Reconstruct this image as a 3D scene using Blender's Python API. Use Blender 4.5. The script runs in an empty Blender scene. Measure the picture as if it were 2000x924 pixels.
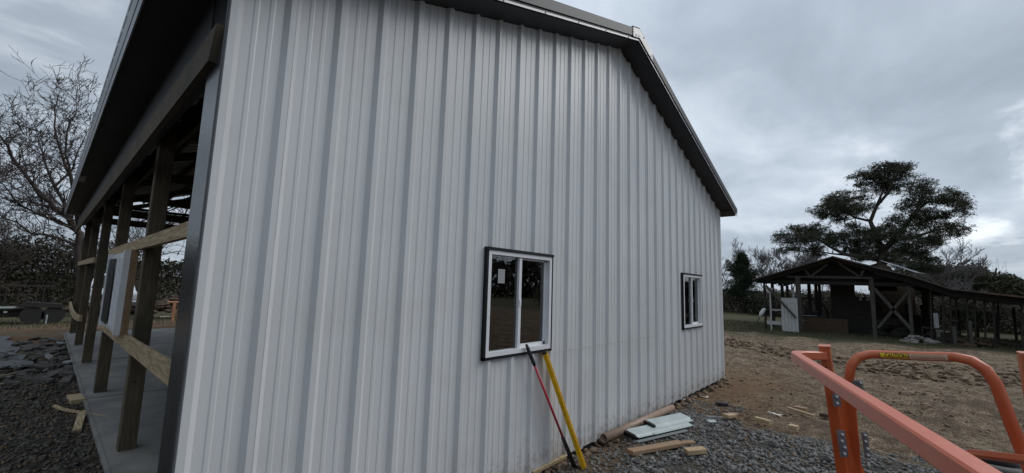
import bpy, math, random
import numpy as np
from mathutils import Vector, Matrix
R_ = math.radians
rnd = random.Random(7)
scn = bpy.context.scene
C = scn.collection

# ------------------------------------------------------------------ camera
CAM = Vector((-0.475, -2.651, 1.773))
yaw, pitch, roll = R_(41.908), R_(6.847), R_(1.798)
f_ = Vector((math.cos(yaw)*math.cos(pitch), math.sin(yaw)*math.cos(pitch), math.sin(pitch)))
r_ = Vector((math.sin(yaw), -math.cos(yaw), 0)); u_ = r_.cross(f_)
r2 = math.cos(roll)*r_ + math.sin(roll)*u_; u2 = -math.sin(roll)*r_ + math.cos(roll)*u_
cam = bpy.data.cameras.new('camera'); co = bpy.data.objects.new('camera', cam); C.objects.link(co)
M = Matrix((r2, u2, -f_)).transposed().to_4x4(); M.translation = CAM
co.matrix_world = M
cam.sensor_width = 36; cam.lens = 811.117/2000*36; cam.clip_start = 0.05; cam.clip_end = 3000
scn.camera = co

# ------------------------------------------------------------------ world: daylight sky under broken cloud
SUN_EL, SUN_AZ = R_(44), R_(-33)           # azimuth measured from +X towards +Y
w = bpy.data.worlds.new('World'); scn.world = w; w.use_nodes = True
nt = w.node_tree; N = nt.nodes; L = nt.links; N.clear()
def nd(t, **k):
    n = N.new(t)
    for a, b in k.items(): setattr(n, a, b)
    return n
sky = nd('ShaderNodeTexSky', sky_type='NISHITA'); sky.sun_disc = False
sky.sun_elevation = SUN_EL; sky.sun_rotation = math.pi/2 - SUN_AZ
bg1 = nd('ShaderNodeBackground'); bg1.inputs[1].default_value = 0.06
L.new(sky.outputs[0], bg1.inputs[0])
tc = nd('ShaderNodeTexCoord'); sp = nd('ShaderNodeSeparateXYZ'); L.new(tc.outputs['Generated'], sp.inputs[0])
def mth(op, a, b=None, c=None, clamp=False):
    n = nd('ShaderNodeMath', operation=op); n.use_clamp = clamp
    for i, v in enumerate((a, b, c)):
        if v is None: continue
        if isinstance(v, (int, float)): n.inputs[i].default_value = v
        else: L.new(v, n.inputs[i])
    return n.outputs[0]
zz = mth('MAXIMUM', sp.outputs[2], 0.0); den = mth('ADD', zz, 0.14)
cx = mth('DIVIDE', sp.outputs[0], den); cy = mth('DIVIDE', sp.outputs[1], den)
cb = nd('ShaderNodeCombineXYZ'); L.new(cx, cb.inputs[0]); L.new(cy, cb.inputs[1])
def noise(vec, scale, det, rough, off=(0, 0, 0), sc=(1, 1, 1), dist=0.0):
    mp = nd('ShaderNodeMapping'); mp.inputs['Location'].default_value = off; mp.inputs['Scale'].default_value = sc
    L.new(vec, mp.inputs[0]); n = nd('ShaderNodeTexNoise'); L.new(mp.outputs[0], n.inputs['Vector'])
    n.inputs['Scale'].default_value = scale; n.inputs['Detail'].default_value = det
    n.inputs['Roughness'].default_value = rough; n.inputs['Distortion'].default_value = dist
    return n.outputs[0]
n1 = noise(cb.outputs[0], 0.55, 5, 0.5, (3.1, 7.7, 0), (1, 0.75, 1), 0.4)
n2 = noise(cb.outputs[0], 1.9, 7, 0.55, (1.3, 2.2, 0), (0.8, 1.2, 1), 0.3)
mix_n = mth('ADD', mth('MULTIPLY', n1, 0.62), mth('MULTIPLY', n2, 0.38))
rp = nd('ShaderNodeValToRGB'); L.new(mix_n, rp.inputs[0])
e = rp.color_ramp.elements
e[0].position = 0.36; e[0].color = (0.245, 0.290, 0.345, 1)
e[1].position = 0.66; e[1].color = (0.60, 0.662, 0.735, 1)
m_ = e.new(0.5); m_.color = (0.372, 0.430, 0.500, 1)
# thin bright breaks in the cloud
br = mth('MULTIPLY', mth('SUBTRACT', n2, 0.50, clamp=True), 5.0, clamp=True)
def spot(d, lo):
    v = nd('ShaderNodeVectorMath', operation='DOT_PRODUCT'); v.inputs[1].default_value = Vector(d).normalized()
    nn = nd('ShaderNodeVectorMath', operation='NORMALIZE'); L.new(tc.outputs['Generated'], nn.inputs[0]); L.new(nn.outputs[0], v.inputs[0])
    mr = nd('ShaderNodeMapRange', interpolation_type='SMOOTHSTEP'); mr.inputs[1].default_value = lo; mr.inputs[2].default_value = 1.0
    L.new(v.outputs['Value'], mr.inputs[0]); return mr.outputs[0]
sps = mth('ADD', spot((0.974, -0.12, 0.20), 0.975), mth('MULTIPLY', spot((0.0, 0.93, 0.37), 0.985), 0.45))
amt = mth('MULTIPLY', mth('MULTIPLY', sps, br), 0.6, clamp=True)
mx = nd('ShaderNodeMixRGB'); L.new(amt, mx.inputs[0]); L.new(rp.outputs[0], mx.inputs[1]); mx.inputs[2].default_value = (1.0, 1.05, 1.08, 1)
bg2 = nd('ShaderNodeBackground'); L.new(mx.outputs[0], bg2.inputs[0])
# cloud is thinner, so brighter, overhead (as an overcast sky is)
L.new(mth('MULTIPLY', mth('ADD', 1.0, mth('MULTIPLY', sp.outputs[0], 0.14)), mth('ADD', 0.86, mth('MULTIPLY', mth('SMOOTH_MAX', mth('SUBTRACT', zz, 0.45), 0.0, 0.1), 0.9))), bg2.inputs[1])
ms = nd('ShaderNodeMixShader'); ms.inputs[0].default_value = 0.93
L.new(bg1.outputs[0], ms.inputs[1]); L.new(bg2.outputs[0], ms.inputs[2])
wo = nd('ShaderNodeOutputWorld'); L.new(ms.outputs[0], wo.inputs[0])

sun = bpy.data.lights.new('sun', 'SUN'); sun.energy = 1.0; sun.angle = R_(40); sun.color = (1, 0.97, 0.93)
so = bpy.data.objects.new('sun', sun); C.objects.link(so)
sd = Vector((math.cos(SUN_EL)*math.cos(SUN_AZ), math.cos(SUN_EL)*math.sin(SUN_AZ), math.sin(SUN_EL)))
so.rotation_euler = sd.to_track_quat('Z', 'Y').to_euler(); so.location = (5, -10, 30)
scn.view_settings.view_transform = 'Standard'; scn.view_settings.look = 'None'
scn.view_settings.exposure = 0.45; scn.view_settings.gamma = 1

# ------------------------------------------------------------------ materials
MATS = {}
def mat(name, col, rough=0.8, metal=0.0, col2=None, nscale=6.0, stretch=(1, 1, 1), bump=0.0, bscale=40.0,
        spec=0.5, lo=0.35, hi=0.65, col3=None, n3=1.0, bstretch=(1, 1, 1), rvar=0.0):
    m = bpy.data.materials.new(name); m.use_nodes = True; t = m.node_tree; n = t.nodes; l = t.links
    b = n['Principled BSDF']; b.inputs['Roughness'].default_value = rough; b.inputs['Metallic'].default_value = metal
    b.inputs['Specular IOR Level'].default_value = spec
    b.inputs['Base Color'].default_value = (*col, 1)
    g = n.new('ShaderNodeNewGeometry')
    def nz(scale, st, det=6, r=0.6):
        mp = n.new('ShaderNodeMapping'); mp.inputs['Scale'].default_value = st; l.new(g.outputs['Position'], mp.inputs[0])
        x = n.new('ShaderNodeTexNoise'); x.inputs['Scale'].default_value = scale; x.inputs['Detail'].default_value = det
        x.inputs['Roughness'].default_value = r; l.new(mp.outputs[0], x.inputs['Vector']); return x.outputs[0]
    if col2:
        rr = n.new('ShaderNodeValToRGB'); rr.color_ramp.elements[0].position = lo; rr.color_ramp.elements[1].position = hi
        rr.color_ramp.elements[0].color = (*col, 1); rr.color_ramp.elements[1].color = (*col2, 1)
        s = nz(nscale, stretch); l.new(s, rr.inputs[0]); out = rr.outputs[0]
        if col3:
            s3 = nz(n3, (1, 1, 1), 4); r3 = n.new('ShaderNodeValToRGB'); r3.color_ramp.elements[0].position = 0.48; r3.color_ramp.elements[1].position = 0.62
            mm = n.new('ShaderNodeMixRGB'); l.new(s3, r3.inputs[0]); l.new(r3.outputs[0], mm.inputs[0]); l.new(out, mm.inputs[1]); mm.inputs[2].default_value = (*col3, 1); out = mm.outputs[0]
        l.new(out, b.inputs['Base Color'])
        if rvar:
            mr = n.new('ShaderNodeMapRange'); mr.inputs[3].default_value = rough-rvar; mr.inputs[4].default_value = rough+rvar
            l.new(s, mr.inputs[0]); l.new(mr.outputs[0], b.inputs['Roughness'])
    if bump:
        bp = n.new('ShaderNodeBump'); bp.inputs['Strength'].default_value = bump; bp.inputs['Distance'].default_value = 0.02
        l.new(nz(bscale, bstretch), bp.inputs['Height']); l.new(bp.outputs[0], b.inputs['Normal'])
    MATS[name] = m; return m

mat('siding', (0.61, 0.622, 0.632), 0.33, 0.0, (0.665, 0.675, 0.685), 1.3, (1, 1, 0.35), 0.06, 260, 0.5, rvar=0.05)
mat('charcoal', (0.030, 0.033, 0.040), 0.38, 0.0, (0.048, 0.052, 0.06), 3, spec=0.6, bump=0.03, bscale=90)
mat('charcoal_face', (0.12, 0.13, 0.145), 0.3, 0.35, (0.17, 0.18, 0.195), 2, spec=0.7, bump=0.03, bscale=60)  # fascia charcoal, base colour lightened and blued to carry the sky's reflection
mat('ridge_grey', (0.20, 0.205, 0.21), 0.35, 0.3, (0.27, 0.275, 0.28), 5)
mat('rake_face', (0.035, 0.037, 0.041), 0.5, 0.0, (0.05, 0.052, 0.057), 2, spec=0.35)
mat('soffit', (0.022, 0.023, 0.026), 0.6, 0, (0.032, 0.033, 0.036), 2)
mat('edge_grey', (0.30, 0.30, 0.32), 0.35, 0.2)
mat('screw', (0.03, 0.03, 0.03), 0.5, 0.2)
mat('rust_screw', (0.16, 0.12, 0.09), 0.6, 0.1)
mat('treated', (0.075, 0.058, 0.038), 0.8, 0, (0.15, 0.115, 0.075), 5, (9, 9, 0.6), 0.25, 60, bstretch=(4, 4, .4), col3=(0.062, 0.055, 0.036), n3=1.2)
mat('treated_dark', (0.075, 0.062, 0.038), 0.85, 0, (0.13, 0.105, 0.065), 6, (6, 6, 6), 0.25, 50)
mat('pine_board', (0.27, 0.185, 0.095), 0.75, 0, (0.56, 0.44, 0.27), 6, (9, 0.7, 12), 0.2, 60, bstretch=(5, .6, 5))
mat('pine_scrap', (0.36, 0.25, 0.14), 0.75, 0, (0.52, 0.40, 0.25), 14, (3, 3, 6), 0.3, 60)
mat('scrap_brown', (0.24, 0.155, 0.09), 0.8, 0, (0.36, 0.24, 0.15), 14, (3, 3, 6), 0.35, 60)
mat('concrete', (0.16, 0.155, 0.14), 0.7, 0, (0.27, 0.26, 0.235), 2.2, (1, 1, 1), 0.15, 90, col3=(0.15, 0.15, 0.15), n3=0.7)
mat('vinyl', (0.80, 0.81, 0.83), 0.35, 0, (0.74, 0.75, 0.77), 8)
mat('black_trim', (0.008, 0.008, 0.010), 0.5, 0, (0.013, 0.013, 0.015), 9, spec=.3)
mat('sticker', (0.30, 0.31, 0.32), 0.5, 0, (0.36, 0.37, 0.38), 60)
mat('orange_sky_sheen', (0.54, 0.105, 0.040), 0.36, 0, (0.56, 0.13, 0.06), 14, (1, 1, 1), 0.08, 160, 1.0)  # top rail's orange, paled in the colour to stand for reflected sky
mat('orange', (0.50, 0.092, 0.020), 0.32, 0, (0.44, 0.075, 0.018), 2.5, (1, 1, 1), 0.06, 130, 0.55, col3=(0.50, 0.13, 0.05), n3=3.0)
mat('steel', (0.16, 0.15, 0.16), 0.5, 0.5, (0.24, 0.22, 0.22), 12, bump=0.1, bscale=90)
mat('bolt', (0.8, 0.8, 0.82), 0.4, 0.3)
mat('label_yellow', (0.80, 0.56, 0.03), 0.5)
mat('label_black', (0.015, 0.015, 0.015), 0.5)
mat('label_pale', (0.50, 0.38, 0.25), 0.55, 0, (0.60, 0.48, 0.34), 40)
mat('label_red', (0.35, 0.06, 0.04), 0.55)
mat('red_fibre', (0.46, 0.025, 0.05), 0.35, 0, (0.52, 0.04, 0.06), 18)
mat('rubber', (0.014, 0.014, 0.015), 0.6, 0, (0.028, 0.026, 0.025), 22, bump=0.1)
mat('level_yellow', (0.85, 0.52, 0.012), 0.3, 0.1, (0.62, 0.36, 0.01), 14, spec=0.6)
mat('vial', (0.55, 0.5, 0.42), 0.3, 0.0)
mat('pipe', (0.25, 0.165, 0.115), 0.5, 0, (0.34, 0.24, 0.18), 9, (1, 6, 6))
mat('galv', (0.42, 0.48, 0.47), 0.4, 0.1, (0.50, 0.56, 0.55), 6)
mat('galv_dark', (0.16, 0.18, 0.18), 0.45, 0.1)
mat('stone', (0.060, 0.060, 0.060), 0.9, 0, (0.25, 0.245, 0.235), 12, (1, 1, 1), 0.3, 120, lo=.3, hi=.7)
mat('stone_dark', (0.045, 0.042, 0.037), 0.85, 0, (0.13, 0.12, 0.105), 9, (1, 1, 1), 0.3, 120, lo=.3, hi=.7)
mat('slate', (0.05, 0.045, 0.038), 0.85, 0, (0.11, 0.10, 0.088), 5, bump=0.3)
mat('pale_slate', (0.22, 0.22, 0.21), 0.7, 0, (0.30, 0.30, 0.28), 7, bump=0.2)
mat('clod', (0.10, 0.068, 0.044), 0.95, 0, (0.22, 0.155, 0.10), 12, bump=0.5)
mat('straw', (0.22, 0.165, 0.10), 0.9, 0, (0.36, 0.285, 0.19), 3)
mat('white_chip', (0.68, 0.64, 0.57), 0.7)
mat('grass', (0.05, 0.06, 0.028), 0.9, 0, (0.125, 0.11, 0.06), 2.2)
mat('bark', (0.05, 0.040, 0.036), 0.95, 0, (0.085, 0.068, 0.06), 9, (3, 3, 1), 0.5, 40)
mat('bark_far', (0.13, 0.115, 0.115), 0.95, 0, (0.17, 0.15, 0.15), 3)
mat('needles', (0.026, 0.035, 0.019), 0.85, 0, (0.10, 0.098, 0.062), 2.6, spec=0.2)
mat('needles_dark', (0.016, 0.026, 0.014), 0.85, 0, (0.038, 0.05, 0.028), 1.3, spec=0.2)
mat('scrub', (0.075, 0.067, 0.055), 0.95, 0, (0.155, 0.138, 0.115), 1.2, spec=0.1, col3=(0.035, 0.043, 0.026), n3=0.25)
mat('scrub_dark', (0.030, 0.028, 0.021), 0.95, 0, (0.07, 0.063, 0.048), 1.4, spec=0.1)
mat('hill_wood', (0.045, 0.050, 0.032), 0.95, 0, (0.095, 0.092, 0.062), 0.5, spec=0.1)
mat('old_wood', (0.04, 0.036, 0.031), 0.9, 0, (0.085, 0.076, 0.066), 5, (6, 6, 0.8), 0.3, 50)
mat('old_dark', (0.022, 0.020, 0.017), 0.95, 0, (0.045, 0.04, 0.034), 4, (1, 1, 4))
mat('old_black', (0.010, 0.009, 0.008), 0.95, 0, (0.024, 0.021, 0.018), 4, (1, 1, 4))
mat('old_brown', (0.055, 0.036, 0.022), 0.9, 0, (0.085, 0.058, 0.036), 4, (1, 1, 6))
mat('tin_roof', (0.05, 0.045, 0.043), 0.6, 0.1, (0.095, 0.085, 0.08), 2, (1, 1, 1), col3=(0.10, 0.055, 0.035), n3=0.8)
mat('tin_white', (0.75, 0.78, 0.82), 0.3, 0.2)
mat('white_board', (0.34, 0.34, 0.33), 0.8, 0, (0.52, 0.52, 0.50), 5, (8, 8, 0.6), 0.2)
mat('dark_iron', (0.02, 0.018, 0.018), 0.8, 0, (0.05, 0.038, 0.03), 6)
mat('rubble', (0.16, 0.15, 0.14), 0.9, 0, (0.28, 0.26, 0.24), 6, bump=0.4)
mat('truck_white', (0.72, 0.74, 0.78), 0.25, 0, (0.54, 0.57, 0.62), 3, spec=0.6)
mat('chrome', (0.55, 0.56, 0.58), 0.2, 0.9)
mat('lamp', (0.6, 0.6, 0.6), 0.15, 0.2)
mat('stake_orange', (0.50, 0.24, 0.13), 0.8, 0, (0.60, 0.32, 0.2), 5)
mat('tarp', (0.05, 0.052, 0.055), 0.5, 0, (0.085, 0.088, 0.09), 3, bump=0.4, bscale=9)
mat('cloth', (0.6, 0.6, 0.6), 0.9)
mat('light_block', (0.42, 0.44, 0.44), 0.9)

def glass(name, tint, refl):
    m = bpy.data.materials.new(name); m.use_nodes = True; t = m.node_tree; n = t.nodes; l = t.links; n.clear()
    o = n.new('ShaderNodeOutputMaterial'); mi = n.new('ShaderNodeMixShader'); tr = n.new('ShaderNodeBsdfTransparent')
    gl = n.new('ShaderNodeBsdfGlossy'); gl.inputs['Roughness'].default_value = 0.01; tr.inputs[0].default_value = (*tint, 1)
    fr = n.new('ShaderNodeFresnel'); fr.inputs[0].default_value = refl
    l.new(fr.outputs[0], mi.inputs[0]); l.new(tr.outputs[0], mi.inputs[1]); l.new(gl.outputs[0], mi.inputs[2]); l.new(mi.outputs[0], o.inputs[0])
    MATS[name] = m
glass('glass', (0.6, 0.64, 0.62), 2.6)
def screen_mesh():
    m = bpy.data.materials.new('screen_mesh'); m.use_nodes = True; n = m.node_tree.nodes; l = m.node_tree.links; n.clear()
    o = n.new('ShaderNodeOutputMaterial'); mi = n.new('ShaderNodeMixShader'); mi.inputs[0].default_value = .45; tr = n.new('ShaderNodeBsdfTransparent'); di = n.new('ShaderNodeBsdfDiffuse'); di.inputs[0].default_value = (.16, .165, .17, 1)
    l.new(tr.outputs[0], mi.inputs[1]); l.new(di.outputs[0], mi.inputs[2]); l.new(mi.outputs[0], o.inputs[0]); MATS['screen_mesh'] = m
screen_mesh()
def chips(nm, col, sc, lo, hi):
    m = MATS[nm]; t = m.node_tree; n = t.nodes; l = t.links; b = n['Principled BSDF']; src = b.inputs['Base Color'].links[0].from_socket
    g = n.new('ShaderNodeNewGeometry'); x = n.new('ShaderNodeTexNoise'); x.inputs['Scale'].default_value = sc; x.inputs['Detail'].default_value = 5; x.inputs['Roughness'].default_value = .65; l.new(g.outputs['Position'], x.inputs['Vector'])
    rr = n.new('ShaderNodeValToRGB'); rr.color_ramp.elements[0].position = lo; rr.color_ramp.elements[1].position = hi; l.new(x.outputs[0], rr.inputs[0])
    mx_ = n.new('ShaderNodeMixRGB'); l.new(rr.outputs[0], mx_.inputs[0]); l.new(src, mx_.inputs[1]); mx_.inputs[2].default_value = (*col, 1); l.new(mx_.outputs[0], b.inputs['Base Color'])
chips('orange', (.10, .055, .04), 45, .68, .71); chips('orange_sky_sheen', (.16, .10, .08), 55, .69, .72); chips('orange', (.50, .40, .33), 28, .70, .76)
chips('concrete', (.30, .25, .17), 7, .60, .68); chips('galv', (.22, .18, .13), 12, .62, .75); chips('treated', (.03, .022, .015), 9, .66, .70)
glass('truck_glass', (0.12, 0.13, 0.14), 1.6)

mat('trim_dark', (0.045, 0.048, 0.052), 0.22, 0.15, (0.07, 0.074, 0.08), 6, (1, 1, .3), 0.08, 30, spec=0.7)
mat('chalk', (0.42, 0.39, 0.34), 0.8)

def splash():
    m = MATS['siding']; t = m.node_tree; n = t.nodes; l = t.links; b = n['Principled BSDF']; src = b.inputs['Base Color'].links[0].from_socket
    g = n.new('ShaderNodeNewGeometry'); s_ = n.new('ShaderNodeSeparateXYZ'); l.new(g.outputs['Position'], s_.inputs[0])
    x = n.new('ShaderNodeTexNoise'); x.inputs['Scale'].default_value = 14; x.inputs['Detail'].default_value = 9; x.inputs['Roughness'].default_value = .75; l.new(g.outputs['Position'], x.inputs['Vector'])
    mr = n.new('ShaderNodeMapRange'); mr.inputs[1].default_value = 0.0; mr.inputs[2].default_value = .55; mr.inputs[3].default_value = .22; mr.inputs[4].default_value = -.16; l.new(s_.outputs[2], mr.inputs[0])
    ad = n.new('ShaderNodeMath'); ad.operation = 'ADD'; l.new(x.outputs[0], ad.inputs[0]); l.new(mr.outputs[0], ad.inputs[1])
    rr = n.new('ShaderNodeValToRGB'); rr.color_ramp.elements[0].position = .56; rr.color_ramp.elements[1].position = .80; rr.color_ramp.elements[1].color = (.65, .65, .65, 1); l.new(ad.outputs[0], rr.inputs[0])
    mx_ = n.new('ShaderNodeMixRGB'); l.new(rr.outputs[0], mx_.inputs[0]); l.new(src, mx_.inputs[1]); mx_.inputs[2].default_value = (.26, .20, .14, 1)
    y = n.new('ShaderNodeTexNoise'); y.inputs['Scale'].default_value = 1.7; y.inputs['Detail'].default_value = 8; y.inputs['Roughness'].default_value = .7; l.new(g.outputs['Position'], y.inputs['Vector'])
    r2_ = n.new('ShaderNodeValToRGB'); r2_.color_ramp.elements[0].position = .5; r2_.color_ramp.elements[1].position = .72; r2_.color_ramp.elements[1].color = (.35, .35, .35, 1); l.new(y.outputs[0], r2_.inputs[0])
    m2_ = n.new('ShaderNodeMixRGB'); l.new(r2_.outputs[0], m2_.inputs[0]); l.new(mx_.outputs[0], m2_.inputs[1]); m2_.inputs[2].default_value = (.50, .49, .47, 1); l.new(m2_.outputs[0], b.inputs['Base Color'])
splash()
# ground: mud, straw field, red dirt, grass strip, dark rubble side - all by place on the ground
def ground_mat():
    m = bpy.data.materials.new('ground'); m.use_nodes = True; t = m.node_tree; n = t.nodes; l = t.links
    b = n['Principled BSDF']; b.inputs['Roughness'].default_value = 0.95; b.inputs['Specular IOR Level'].default_value = 0.15
    g = n.new('ShaderNodeNewGeometry'); P = g.outputs['Position']; s = n.new('ShaderNodeSeparateXYZ'); l.new(P, s.inputs[0])
    def nz(sc, st=(1, 1, 1), det=8, r=0.6, di=0.0):
        mp = n.new('ShaderNodeMapping'); mp.inputs['Scale'].default_value = st; l.new(P, mp.inputs[0])
        x = n.new('ShaderNodeTexNoise'); x.inputs['Scale'].default_value = sc; x.inputs['Detail'].default_value = det; x.inputs['Roughness'].default_value = r
        x.inputs['Distortion'].default_value = di; l.new(mp.outputs[0], x.inputs['Vector']); return x.outputs[0]
    def ramp(v, stops):
        r = n.new('ShaderNodeValToRGB'); l.new(v, r.inputs[0]); E = r.color_ramp.elements
        while len(E) < len(stops): E.new(0.5)
        for q, (p, c) in zip(E, stops): q.position = p; q.color = (*c, 1) if len(c) == 3 else c
        return r.outputs[0]
    def ma(op, a, bb, clamp=False):
        x = n.new('ShaderNodeMath'); x.operation = op; x.use_clamp = clamp
        for i, v in enumerate((a, bb)):
            if isinstance(v, (int, float)): x.inputs[i].default_value = v
            else: l.new(v, x.inputs[i])
        return x.outputs[0]
    def mixc(f, a, c):
        x = n.new('ShaderNodeMixRGB'); l.new(f, x.inputs[0]); l.new(a, x.inputs[1]); l.new(c, x.inputs[2]); return x.outputs[0]
    def sstep(v, lo, hi):
        x = n.new('ShaderNodeMapRange'); x.interpolation_type = 'SMOOTHSTEP'; x.inputs[1].default_value = lo; x.inputs[2].default_value = hi; l.new(v, x.inputs[0]); return x.outputs[0]
    X, Y = s.outputs[0], s.outputs[1]; edge = nz(1.1); fine = nz(30, (0.6, 1.6, 1)); mid = nz(4.5, (0.5, 1.4, 1), di=.5); big = nz(0.35, (0.6, 1.4, 1))
    field = ramp(fine, [(0.32, (0.07, 0.052, 0.036)), (0.50, (0.165, 0.122, 0.082)), (0.66, (0.37, 0.29, 0.20))])
    mud = ramp(fine, [(0.3, (0.045, 0.032, 0.023)), (0.7, (0.15, 0.105, 0.07))])
    field = mixc(ramp(mid, [(0.42, (1, 1, 1)), (0.58, (0, 0, 0))]), field, mud)
    field = mixc(ramp(nz(1.3, (1.0, .28, 1), 6, .6, 1.0), [(0.38, (1, 1, 1)), (0.52, (0, 0, 0))]), field, mud)
    field = mixc(ramp(nz(3.0, (1.6, .35, 1), 8, .7, .6), [(0.56, (0, 0, 0)), (0.66, (.8, .8, .8))]), field, ramp(fine, [(0.3, (0.17, 0.12, 0.075)), (0.7, (0.46, 0.38, 0.275))]))
    rust = ramp(fine, [(0.3, (0.075, 0.044, 0.026)), (0.7, (0.235, 0.145, 0.085))])
    # orange-brown subsoil beside the far half of the wall
    nearwall = ma('MULTIPLY', sstep(ma('ADD', Y, ma('MULTIPLY', edge, 2.2)), -0.6, 0.6), sstep(ma('ADD', X, ma('MULTIPLY', edge, 1.5)), 4.2, 6.8))
    nearwall = ma('MULTIPLY', nearwall, ma('SUBTRACT', 1.0, sstep(X, 9.5, 13.0)))
    col = mixc(nearwall, field, rust)
    # darker mud in the gravel area
    gm = ma('SUBTRACT', 1.0, sstep(ma('ADD', X, ma('MULTIPLY', edge, 1.2)), 6.3, 7.2))
    gd = ramp(nz(22), [(0.3, (0.032, 0.030, 0.027)), (0.7, (0.11, 0.10, 0.09))])
    col = mixc(gm, col, gd)
    # brown dirt close under the wall where the tools lean
    bw = ma('MULTIPLY', sstep(ma('ADD', Y, ma('MULTIPLY', edge, 0.9)), -0.55, 0.15), gm)
    col = mixc(bw, col, ramp(nz(26), [(0.3, (0.05, 0.036, 0.025)), (0.7, (0.18, 0.125, 0.082))]))
    # left side
    left = ma('MULTIPLY', ma('SUBTRACT', 1.0, sstep(X, -0.1, 0.5)), sstep(Y, -0.6, 0.6))
    ld = ramp(nz(9, (1.8, .6, 1)), [(0.35, (0.024, 0.021, 0.017)), (0.52, (0.062, 0.055, 0.045)), (0.66, (0.13, 0.12, 0.10))])
    col = mixc(left, col, ld)
    back = sstep(ma('ADD', Y, ma('MULTIPLY', edge, 2.5)), 12.6, 14.6)
    bc = mixc(ramp(nz(0.9), [(0.45, (0, 0, 0)), (0.6, (1, 1, 1))]), ramp(nz(8), [(0.3, (0.09, 0.07, 0.045)), (0.7, (0.20, 0.155, 0.105))]), ramp(nz(8), [(0.3, (0.12, 0.06, 0.032)), (0.7, (0.21, 0.115, 0.06))]))
    col = mixc(back, col, bc)
    # grass strip before the old shed, and rough pasture beyond
    gx = ma('ADD', ma('ADD', X, ma('MULTIPLY', edge, 3.0)), ma('MULTIPLY', Y, 0.25))
    gr = sstep(gx, 21.0, 23.2)
    gc = ramp(nz(14), [(0.3, (0.035, 0.04, 0.02)), (0.7, (0.10, 0.09, 0.05))])
    col = mixc(gr, col, gc)
    far = sstep(Y, 19.0, 23.0)
    col = mixc(far, col, ramp(nz(0.5), [(0.35, (0.045, 0.045, 0.025)), (0.65, (0.10, 0.088, 0.055))]))
    l.new(col, b.inputs['Base Color'])
    bp = n.new('ShaderNodeBump'); bp.inputs['Strength'].default_value = 0.7; bp.inputs['Distance'].default_value = 0.05
    l.new(ma('ADD', nz(18, (0.6, 1.4, 1), 10, 0.7), ma('MULTIPLY', nz(70), 0.3)), bp.inputs['Height']); l.new(bp.outputs[0], b.inputs['Normal'])
    MATS['ground'] = m
ground_mat()

# ------------------------------------------------------------------ mesh helpers
class MB:
    def __init__(s): s.v = []; s.f = []
    def poly(s, pts):
        n = len(s.v); s.v += [tuple(p) for p in pts]; s.f.append(tuple(range(n, n+len(pts)))); return s
    def hexa(s, p):   # 8 points: bottom ring 4, top ring 4
        n = len(s.v); s.v += [tuple(q) for q in p]
        for f in ((0, 3, 2, 1), (4, 5, 6, 7), (0, 1, 5, 4), (1, 2, 6, 5), (2, 3, 7, 6), (3, 0, 4, 7)): s.f.append(tuple(n+i for i in f))
        return s
    def box(s, x0, x1, y0, y1, z0, z1, j=0.0):
        q = [(x0, y0, z0), (x1, y0, z0), (x1, y1, z0), (x0, y1, z0), (x0, y0, z1), (x1, y0, z1), (x1, y1, z1), (x0, y1, z1)]
        if j: q = [tuple(c+rnd.uniform(-j, j) for c in p) for p in q]
        return s.hexa(q)
    def bar(s, a, b, wd, ht, up=(0, 0, 1), twist=0.0, ch=0.0):   # rectangular bar a->b
        a, b = Vector(a), Vector(b); d = (b-a).normalized(); U = Vector(up)
        if abs(d.dot(U)) > 0.98: U = Vector((0, 1, 0))
        sd_ = d.cross(U).normalized(); U = sd_.cross(d)
        if twist: q = Matrix.Rotation(twist, 3, d); sd_ = q @ sd_; U = q @ U
        if ch:
            pr = [(-wd/2+ch, -ht/2), (wd/2-ch, -ht/2), (wd/2, -ht/2+ch), (wd/2, ht/2-ch), (wd/2-ch, ht/2), (-wd/2+ch, ht/2), (-wd/2, ht/2-ch), (-wd/2, -ht/2+ch)]
            n = len(s.v)
            for p in (a, b):
                for i, j in pr: s.v.append(tuple(p+sd_*i+U*j))
            for i in range(8): s.f.append((n+i, n+(i+1) % 8, n+8+(i+1) % 8, n+8+i))
            s.f.append(tuple(n+i for i in range(7, -1, -1))); s.f.append(tuple(n+8+i for i in range(8)))
            return s
        o = [-sd_*wd/2-U*ht/2, sd_*wd/2-U*ht/2, sd_*wd/2+U*ht/2, -sd_*wd/2+U*ht/2]
        return s.hexa([a+o[0], a+o[1], a+o[2], a+o[3], b+o[0], b+o[1], b+o[2], b+o[3]])
    def tube(s, pts, rad, n=8, cap=True, square=False):
        pts = [Vector(p) for p in pts]; rs = rad if isinstance(rad, (list, tuple)) else [rad]*len(pts)
        base = len(s.v); U = None
        for i, p in enumerate(pts):
            d = (pts[min(i+1, len(pts)-1)]-pts[max(i-1, 0)]).normalized()
            if U is None: U = Vector((0, 0, 1)) if abs(d.z) < 0.9 else Vector((0, 1, 0))
            sd_ = d.cross(U).normalized(); U = sd_.cross(d).normalized()
            if square:
                k = rs[i]; c = k*0.22
                ring = [(-k+c, -k), (k-c, -k), (k, -k+c), (k, k-c), (k-c, k), (-k+c, k), (-k, k-c), (-k, -k+c)]
                for a, b in ring: s.v.append(tuple(p+sd_*a+U*b))
            else:
                for j in range(n):
                    a = 2*math.pi*j/n; s.v.append(tuple(p+(sd_*math.cos(a)+U*math.sin(a))*rs[i]))
        m = 8 if square else n
        for i in range(len(pts)-1):
            for j in range(m):
                a = base+i*m+j; b = base+i*m+(j+1) % m; s.f.append((a, b, b+m, a+m))
        if cap:
            s.f.append(tuple(base+j for j in range(m-1, -1, -1))); s.f.append(tuple(base+(len(pts)-1)*m+j for j in range(m)))
        return s
    def disc(s, c, nrm, r, h, n=10):
        c = Vector(c); nrm = Vector(nrm).normalized(); return s.tube([c, c+nrm*h], r, n)
ORG = {}
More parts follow.
